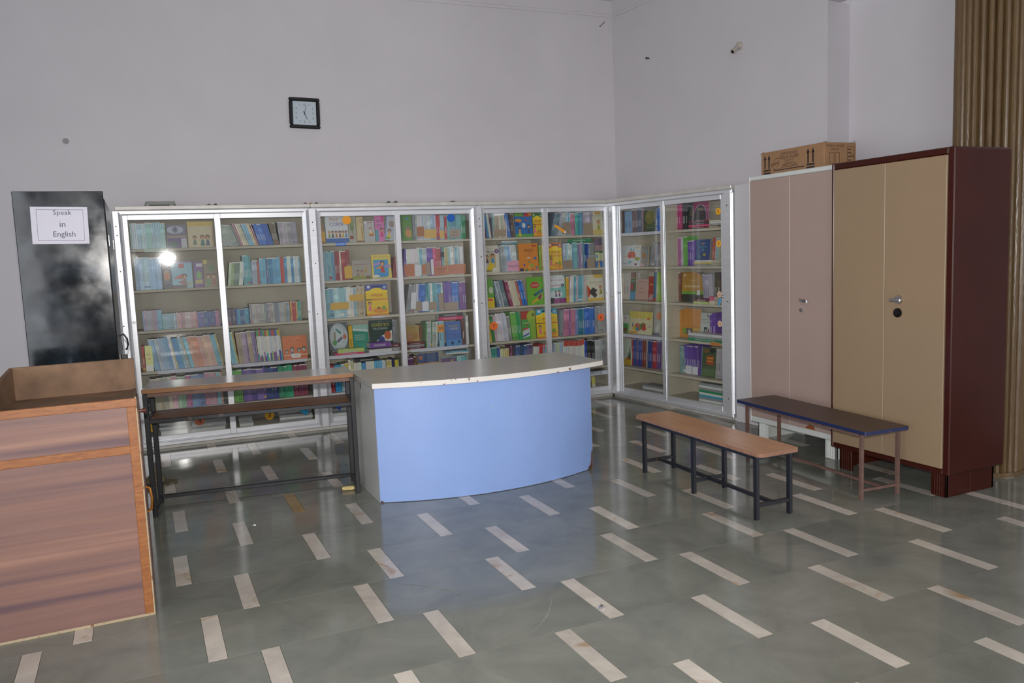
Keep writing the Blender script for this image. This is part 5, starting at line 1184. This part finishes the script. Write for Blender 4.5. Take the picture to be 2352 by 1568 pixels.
D('patchwork', '8a7a80', 'book with purple, cream and blue picture blocks at shelf end', r(0, .78, 1, 1, '6a5a74'), r(0, .55, 1, .78, '9a7a80'), r(0, .45, 1, .58, '4a6a4a'), r(0, .24, .5, .52, 'c8c490'), r(.1, .32, .35, .46, '5a9ab0'), r(.5, .24, 1, .5, 'b8b890'), r(0, 0, 1, .22, '3a6aa8'), k(.4, .0, .22, 'c8a03a', '5a3a30'))
D('pink_yellow', '6aa04a', 'green book with a yellow corner at the left shelf end', r(0, .5, .12, 1, 'b83a6c'), r(0, 0, 1, .34, 'd8b82c'), e(.65, .6, .25, .12, 'c8c8b0'), r(.2, .24, .8, .30, 'd04a6a'))
D('green_pens', '6aa82c', 'bright green book with crossed pens and a red title badge', p([(.18, .70), (.35, .82), (.62, .82), (.76, .70), (.62, .60), (.3, .60)], 'c0342c'), t('LOGIX', .48, .70, .07, 'e0d8d0', .4), p([(.42, .40), (.95, .58), (.98, .48), (.46, .30)], '3a6a78'), p([(.24, .12), (.9, .36), (.94, .27), (.28, .03)], 'c8a82c'), p([(.60, .24), (.82, .40), (.88, .30), (.72, .16)], '8a2a58'), e(.45, .36, .06, .05, '2a4a60'))
D('english_course', '7ab8b0', 'teal and white English course book with purple base', e(.4, .84, .6, .30, 'd0d4d8'), t('Self-Learning', .35, .93, .04, 'a04a58', .6), t('English Course', .42, .83, .09, 'b8343c', .85), t('with', .4, .74, .04, '4a9ac0'), t('Activities', .36, .65, .09, 'b8343c', .65), e(.82, .64, .09, .06, '3a3438'), t('5', .82, .64, .06, 'd8d8d8'), e(.38, .32, .42, .14, 'c8d0d4'), k(.4, .24, .22, '5a4a80', '3a3040'), k(.6, .24, .22, '7a4a70', '3a2a30'), r(.25, 0, 1, .18, '8a3a78'), r(0, 0, .25, .20, '3a3a3c'))
D('curriculum', 'cfc8b4', 'cream book with a red triangle and black ribbon, yellow base', e(.7, .94, .3, .07, 'd0a838'), t('Curriculum', .55, .72, .09, '8a7a6a', .75), r(.45, .60, .9, .61, '9a8a70'), p([(0, .62), (.30, .36), (0, .10)], 'c8482e'), p([(.10, .34), (.36, .52), (.62, .40), (.50, .32), (.60, .22), (.44, .10)], '3a3632'), k(.82, .24, .34, '8a8a3a', 'b05a34'), r(0, 0, 1, .10, 'd0a83c'))
D('companion', '4a9a44', 'green book with red top corner and black number seven', r(0, .72, 1, 1, 'b03a30'), e(.95, .80, .55, .26, 'a8b83c'), e(.86, .86, .09, .055, '22281e'), t('7', .86, .86, .06, 'd8d0b0'), r(.62, 0, 1, .72, '8aae3c'), t('Companion', .34, .58, .06, 'd8e0d0', .55), e(.4, .50, .06, .035, 'b03a30'), p([(.05, .30), (.55, .40), (.55, .12), (.05, .05)], 'c8ccd0'), p([(.05, .14), (.5, .24), (.5, .18), (.05, .08)], '3a5aa0'), p([(.05, .38), (.4, .42), (.5, .38), (.05, .33)], 'c83a3a'))
D('green_computer', '3a4a2c', 'dark green computer book with a golden pear shape', e(.5, .62, .42, .30, '7a7434'), e(.35, .72, .2, .16, '8a8440'), t('Computer', .55, .18, .09, 'b0b8a0', .75), r(0, .26, 1, .30, '4a6a34'))
D('splash', 'd0d0d2', 'white book with a big orange paint splash on its cover', t('splash', .34, .48, .14, 'd8a060', .48), e(.58, .58, .18, .14, 'd0582c'), e(.50, .50, .1, .12, 'c84a28'), e(.68, .50, .1, .10, 'd05a30'), e(.55, .80, .04, .05, '3a8ab0'), e(.66, .78, .04, .04, '4a9ac8'), e(.84, .86, .08, .03, 'd0b040'), e(.86, .36, .12, .09, '9a9a30'), p([(.4, .22), (.58, .28), (.60, .18), (.44, .14)], '6ab0b0'), r(.18, .12, .36, .14, '3a4a5a'), e(.8, .10, .06, .05, '7a3a34'), e(.08, .2, .05, .03, '4a8ab8'))
D('practice', '8c8c8c', 'grey practice book tucked behind the white splash book', t('PRACTICE', .5, .90, .07, '4a4a4c', .9), e(.4, .55, .28, .16, 'a8704c'), r(.62, .60, .78, .75, '5ab0c8'), r(0, 0, .6, .14, 'b89a98'))
D('geography', '30604a', 'green geography book with red spots at its top', r(0, .80, 1, 1, '7a4a48'), r(0, .78, 1, .81, 'c8983a'), t('GEOGRAPHY', .5, .68, .06, 'b8b4a8', .9), r(0, 0, 1, .30, '4a88b0'), r(0, .36, .6, .60, 'b0302c'))
D('social_pink', 'c09a8c', 'pinkish workbook leaning before the geography book', t('Workbook in', .55, .88, .06, 'b04a40', .7), t('Social', .5, .58, .09, 'a05a50', .6), t('Science', .5, .40, .09, 'a05a50', .65), r(0, .02, 1, .06, 'a87a6c'))
D('red_gr', 'a83a2c', 'red grammar book with white letters on the third shelf', r(0, .86, .8, 1, 'b8aca0'), t('GR', .42, .18, .10, 'd8d0c8', .5), r(.65, .1, 1, 1, '3a6a8a'), e(.35, .08, .3, .06, 'a89098'), r(.2, .55, .55, .6, 'd09a4a'))
D('green_art', '4a9a3a', 'green drawing book with white top left of the yellow art book', r(.2, .50, 1, .98, 'd0c8c8'), t('Ar', .55, .80, .14, 'b8383c', .6), e(.5, .15, .4, .12, '8a4a30'))
D('art', 'd0cba4', 'cream art book with yellow title and painted hands', r(0, .70, 1, 1, 'd0c25c'), t('Art', .40, .78, .24, 'd8a81c', .55), e(.38, .30, .16, .18, 'b0644a'), e(.60, .34, .12, .16, '5a7a3a'), e(.66, .26, .10, .10, 'c8342c'), r(.62, .30, .65, .52, 'c8342c'), r(.70, .28, .73, .48, 'c8342c'), e(.24, .24, .09, .08, 'd8b02c'), r(.14, .30, .17, .48, '3a3a90'), e(.36, .22, .08, .08, '2a8a90'), e(.2, .06, .2, .05, 'd09a30'), e(.85, .70, .07, .06, 'd07a24'), r(.82, .30, .97, .42, 'b8b0a0'))
D('art_fox', 'a8a49c', 'grey art book with an orange animal, right of the yellow art book', e(.55, .72, .3, .15, 'c87a4a'), p([(.2, .3), (.8, .5), (.7, .2), (.3, .1)], 'c0bcb8'), r(0, 0, .8, .10, '6a6a70'))
D('tree_green', 'c0c8bc', 'pale book with a dark green pine tree on the fifth shelf', p([(.5, .1), (.95, .1), (.75, .75)], '2c5a34'), p([(.35, .08), (.7, .08), (.55, .5)], '3a7a3a'), r(0, 0, 1, .22, 'c8a82c'), e(.5, .25, .2, .06, 'c85a2c'))
D('dark_social', '2e2c34', 'narrow dark book left of the maroon science book', t('SOCIAL', .55, .70, .05, 'a89a3a', .8), t('SCIENCE', .55, .60, .05, 'a89a3a', .8), t('Together', .5, .80, .04, 'a8a4a8', .8))
D('science', 'a02a64', 'maroon science book with a black dome shape on its cover', e(.45, .40, .44, .52, 'c0a8b8'), e(.45, .40, .42, .50, '2a1c26'), r(.03, 0, .87, .36, '2a1c26'), t('X-tra', .42, .74, .09, 'b8963a', .4), t('edge', .55, .58, .07, 'a83a58', .35), t('SCIENCE', .50, .28, .11, 'd8d0d4', .62), r(.2, .14, .8, .16, 'a89a4a'))
D('blue_fish', '2a4a84', 'blue book with small orange fish, second shelf of corner bookcase', t('Sea Diary', .5, .84, .07, '8ab0c8', .7), e(.5, .84, .06, .04, 'b86a3a'), r(.2, .70, .8, .73, '4a8a9a'), e(.62, .42, .1, .06, 'a89a4a'), e(.3, .35, .1, .05, '3a7a6a'), r(.35, .55, .6, .66, '4a6a9a'), r(.3, .08, .9, .12, 'c0a83a'))
D('social_science', 'b0802e', 'ochre book titled Social Science with green and black bands', p([(.6, 1), (1, .86), (1, 1)], '6a5a48'), t('"Together with"', .48, .72, .05, 'd0c8a8', .5), t('Social Science', .46, .54, .09, 'e0dcc8', .84), r(0, .26, 1, .37, '6a9a2c'), r(0, 0, 1, .26, '2e3028'), e(.12, .90, .05, .04, 'd0c8b0'), r(.70, .24, .84, .40, 'c8c8c0'))
D('orange_kraft', 'c8863c', 'orange book with a row of small pictures low on its cover', r(0, .10, 1, .34, 'a88a34'), r(.02, .13, .2, .32, '7a9a3a'), r(.22, .13, .56, .32, '4a4258'), e(.38, .22, .10, .06, 'b8b0b8'), r(.62, .12, .98, .34, 'c0a04a'), *[e(.68 + .1 * i, .17 + .07 * j, .02, .015, '3a3020') for i in range(3) for j in range(2)], r(.5, .36, .95, .40, 'b87a34'))
D('computerisation', 'bcc0bc', 'white computer book with a dark monitor on its cover', t('Computerisation', .5, .74, .07, '4a4c4c', .85), p([(.55, .92), (.85, .80), (.88, .84), (.58, .96)], '6a4a4c'), r(.35, .18, .68, .46, '30343a'), e(.52, .32, .10, .08, '9aa4a4'), r(.74, .08, .88, .40, '8a4448'), r(.2, .08, .9, .12, '7a8a8a'), r(.12, .64, .9, .65, '8a4a4a'))
D('darkgreen_cover', '4a5a3c', 'dark olive book with a red title block on the fifth shelf', r(0, 0, .06, 1, '6a88a4'), r(.35, .42, .85, .72, 'a04a2c'), r(.4, .62, .8, .66, 'c8983a'), r(.4, .52, .8, .56, 'c8983a'), e(.3, .88, .25, .07, '7a5a34'), e(.75, .9, .2, .08, '2a2e2c'), r(.1, .04, .95, .28, '5c7048'))

def cover_geo(w, h, t_, name, rnd):
    base, lab, ops = DES[name]; body = MB(); pr_ = MB(); tx = MB(); b = hx(base)
    body.box(0, w, 0, .0012, 0, h, b); body.box(0, w, t_ - .0012, t_, 0, h, b); body.box(0, .0012, .0012, t_ - .0012, 0, h, b); body.box(.0012, w - .002, .0012, t_ - .0012, .001, h - .002, PAGE)
    y = -.0004
    def ell(cx, cz, rx, rz, c, n=18):
        pts = []
        for i in range(n):
            a = 2 * PI * i / n; pts.append((min(w, max(0, cx + rx * math.cos(a))), y, min(h, max(0, cz + rz * math.sin(a)))))
        pr_.poly(pts, hx(c))
    for op in ops:
        y -= .00012
        if op[0] == 'r': pr_.poly([(op[1] * w, y, op[2] * h), (op[3] * w, y, op[2] * h), (op[3] * w, y, op[4] * h), (op[1] * w, y, op[4] * h)], hx(op[5]))
        elif op[0] == 'e': ell(op[1] * w, op[2] * h, op[3] * w, op[4] * h, op[5])
        elif op[0] == 'p': pr_.poly([(a * w, y, c * h) for a, c in op[1]], hx(op[2]))
        elif op[0] == 't': put_text(tx, op[1], op[2] * w, op[3] * h, op[4] * h, y, hx(op[5]), (op[6] if len(op) > 6 else .9) * w)
        elif op[0] == 'k':
            cx, cz, s = op[1] * w, op[2] * h, op[3] * h; skin = op[6] if len(op) > 6 else 'c89878'
            pr_.poly([(cx - .20 * s, y, cz), (cx + .20 * s, y, cz), (cx + .09 * s, y, cz + .55 * s), (cx - .09 * s, y, cz + .55 * s)], hx(op[4]))
            y -= .00012; ell(cx, cz + .78 * s, .20 * s, .22 * s, op[5], 14)
            y -= .00012; ell(cx, cz + .72 * s, .14 * s, .16 * s, skin, 14)
    return body, pr_, tx, lab

CASE = {1: (FB, AB, 'leftmost bookcase'), 2: (FB, AB, 'middle bookcase'), 3: (FB, AB, 'corner-end bookcase'), 4: (FS, AS, 'right-wall bookcase')}
SHN = {1: 'top', 2: 'second', 3: 'third', 4: 'fourth', 5: 'fifth', 6: 'bottom'}
ZB = {1: 1.743, 2: 1.394, 3: 1.040, 4: .684, 5: .333, 6: .109}
def ordn(i):
    return '%d%s' % (i, 'th' if 10 <= i % 100 <= 20 else {1: 'st', 2: 'nd', 3: 'rd'}.get(i % 10, 'th'))
items = []      # (area, kind, matrix, args, label, group)
rnd = random.Random(11)
for (case, half, row, lst) in SHELVES:
    fr, an, cnm = CASE[case]; z = ZB[row] + (.0016 if row in (4, 5, 1) else .0004); v0 = .15 if case == 4 else .08
    door = 'left' if half == 'L' else 'right'
    hide = .35 if (case in (2, 3) and row >= 5) or (case == 1 and row == 5) else (.1 if row == 6 else 1.0)
    grp = '%s shelf books, %s door, %s' % (SHN[row], door, cnm)
    cnt = 0; nstack = {}; first = len(items)
    for it in lst:
        if it[0] == 's':
            _, u0, u1, n, h, pal, lean, vi = it; n = int(n * 1.22 + .5) if n > 3 else n; cols = PAL[pal].split(); L_ = R(lean); ca = math.cos(L_)
            ws = [rnd.uniform(.75, 1.25) for _ in range(n)]; tot = sum(ws); u = u0
            same = pal in ('blue', 'grey', 'beige', 'rose', 'purple', 'emerald', 'periwinkle', 'mauve')
            run = 0
            for i in range(n):
                if run == 0:
                    run = rnd.randint(1, 4); rc = cols[(i // 3) % len(cols)] if same else rnd.choice(cols); rk = (rnd.random(), rnd.uniform(.58, .66), rnd.uniform(.70, .84), rnd.uniform(.08, .16), rnd.choice(['d8d6d2', 'c8a040', 'b04040', '3a70a8'])); rh = rnd.uniform(.955, 1.0)
                run -= 1
                bw = (u1 - u0) * ws[i] / tot; tk = bw * ca * .965 - .0002
                c = rc
                c = '%02x%02x%02x' % tuple(min(255, max(0, int(q + rnd.uniform(-9, 9)))) for q in rgb8(c))
                hh = h * rh * rnd.uniform(.992, 1.0); dd = rnd.uniform(.13, .155) if vi > .18 else rnd.uniform(.15, .18); vv = vi + rnd.uniform(-.004, .008); cnt += 1
                if lean > 0: M_ = fr @ Matrix.Translation((u + bw, vv, z)) @ Matrix.Rotation(L_, 4, 'Y') @ Matrix.Translation((-tk, 0, 0))
                else: M_ = fr @ Matrix.Translation((u, vv, z)) @ Matrix.Rotation(L_, 4, 'Y')
                th = 'thin' if tk < .012 else ('thick' if tk > .024 else 'slim')
                lab = '%s %s book, @%d@, %s shelf, %s door, %s' % (th, cname(c), cnt, SHN[row], door, cnm)
                items.append((tk * hh * hide, 's', M_, (tk, hh, dd, c, pal == 'redtip' and 'c04438' or (pal == 'whitetip' and rnd.choice(['5a9a60', 'b85048', '4a70b0', 'c8b050']) or None), rk), lab, grp)); u += bw
        elif it[0] == 'c':
            _, u0, u1, h, des, lean, vi = it; w_ = u1 - u0 - .002; cnt += 1; tilt = R(5)
            M_ = fr @ Matrix.Translation((u0 + .001 + (w_ if lean > 0 else 0), vi, z)) @ Matrix.Rotation(R(lean), 4, 'Y') @ Matrix.Translation((-w_ if lean > 0 else 0, 0, 0)) @ Matrix.Rotation(-tilt, 4, 'X')
            items.append((w_ * h * (1 if hide > .5 else .6) * 20, 'c', M_, (w_, h / math.cos(tilt), .011, des), None, grp))
        elif it[0] in ('h', 'o'):
            _, u0, u1, z0, z1, cols = it; n = len(cols); tt = (z1 - z0) / n; base = z + max(0, z0 if z0 > .03 else 0)
            zz = max(z, z + z0) if z0 > .02 else z
            key = (round(u0, 1)); 
            for i, c in enumerate(reversed(cols)):
                du = rnd.uniform(-.006, .006)
                M_ = fr @ Matrix.Translation((u0 + du, .056 if it[0] == 'h' else .085, zz + i * tt)) @ Matrix.Rotation(R(rnd.uniform(-2, 2)), 4, 'Z')
                lab = '%s book %s' % (cname(FLAT[c]), 'lying flat' if it[0] == 'h' else 'atop others') + ', %s from bottom, %s shelf, %s door, %s' % (ordn(i + 1), SHN[row], door, cnm)
                items.append((tt * (u1 - u0) * (hide if row == 6 else 1) * 3, 'h', M_, (u1 - u0, tt - .0004, .012 if False else (.010 if z0 < .005 and False else .0), FLAT[c], (u0, z0, z1)), lab, grp))
        else:
            _, u0, u1, z0, z1, ccol, txt, rot = it
            q = MB(); cw = u1 - u0; chh = z1 - z0; c = hx(CARD[ccol])
            if rot: pts = [(0, 0), (cw * .8, 0), (cw, chh), (cw * .22, chh)]
            else: pts = [(0, chh * .02), (cw * .97, 0), (cw, chh * .96), (cw * .5, chh), (0, chh * .93)]
            q.faces([(a, 0, b_) for a, b_ in pts] + [(a, .0012, b_) for a, b_ in pts], [tuple(range(len(pts))), tuple(reversed(range(len(pts), 2 * len(pts))))] + [((i + 1) % len(pts), i, len(pts) + i, len(pts) + (i + 1) % len(pts)) for i in range(len(pts))], c)
            if txt:
                parts_ = txt.split(' ') if len(txt) > 6 else [txt]
                lines = [parts_[0], ' '.join(parts_[1:])] if len(parts_) > 1 else parts_
                for li, tl in enumerate(lines): put_text(q, tl, cw * .5, chh * (.5 if len(lines) == 1 else (.68 - .36 * li)), chh * (.5 if len(txt) < 3 else .2), -.0004, hx('2c2630' if txt != 'XI' else '2c2c70'), cw * .75)
            ycard = v0 - .0075 if z0 < .2 else v0 - .0075
            zb_ = max(z + .0005, z + z0)
            o = q.build('paper_label', M_MATTE, matrix=fr @ Matrix.Translation((u0, ycard, zb_)) @ Matrix.Rotation(R(-1.0), 4, 'X'))
            nm = {'yellow': 'yellow card', 'brown': 'brown card', 'kraft': 'greyish brown card', 'terracotta': 'terracotta card', 'white': 'white paper', 'black': 'black square tag', 'orange': 'orange card', 'pinkcard': 'pink card'}[ccol]
            key = ccol; nstack[key] = nstack.get(key, 0) + 1
            lab = '%s label%s, %s of its colour, %s shelf, %s door, %s' % (nm, ' lettered ' + txt.split()[0] if txt else '', ordn(nstack[key]), SHN[row], door, cnm)
            tag(o, ' '.join(lab.split()[:16]), 'label', 'card labels standing before the books')

    for j in range(first, len(items)):
        lb = items[j][4]
        if lb and '@' in lb:
            a_, nb, z_ = lb.split('@'); nb = int(nb)
            lb = a_ + (ordn(nb) + ' from left' if nb <= cnt / 2 else ordn(cnt + 1 - nb) + ' from right') + z_
            items[j] = items[j][:4] + (lb,) + items[j][5:]
items.sort(key=lambda a: -a[0])
rest = MB(); rr = random.Random(5)
for idx, (area, kd, M_, args, lab, grp) in enumerate(items):
    if kd == 'c':
        w_, h, t_, des = args; body, pr_, tx, lab = cover_geo(w_, h, t_, des, rr)
        if des == 'yellow_cartoon' and h < .16: lab = 'small yellow cartoon book on the bottom shelf behind the desk corner'
        o = body.build('book', M_PRINT, matrix=M_); tag(o, lab, 'book', grp)
        if pr_.f: pr_.build('cover_print', M_PRINT, o)
        if tx.f: tx.build('title', M_PRINT, o)
    elif idx < 300:
        q = MB()
        if kd == 's':
            tk, hh, dd, c, tip, rk = args; book_geo(q, tk, hh, dd, c, rr, Matrix.Identity(4), False, tip, rk)
        else:
            w_, tt, _, c, _k = args; cc = hx(c); b_ = min(.0016, tt * .2)
            q.box(0, w_, 0, .135, 0, b_, cc); q.box(0, w_, 0, .135, tt - b_, tt, cc); q.box(0, w_, 0, .0015, b_, tt - b_, cc); q.box(.002, w_ - .002, .0015, .132, b_, tt - b_, PAGE)
            q.poly([(w_ * .2, -.0004, tt * .3), (w_ * .75, -.0004, tt * .3), (w_ * .75, -.0004, tt * .7), (w_ * .2, -.0004, tt * .7)], tuple(min(1, x * .5 + .25) for x in cc))
        o = q.build('book', M_PRINT, matrix=M_); tag(o, lab, 'book', grp)
    else:
        if kd == 's':
            tk, hh, dd, c, tip, rk = args; book_geo(rest, tk, hh, dd, c, rr, M_, True, tip, rk)
        else:
            w_, tt, _, c, _k = args; rest.box(0, w_, 0, .135, 0, tt, hx(c), M=M_)
tag(rest.build('books', M_PRINT), 'the many remaining thin school books packed along the bookcase shelves', 'books', kind='stuff')
print('books', len(items))
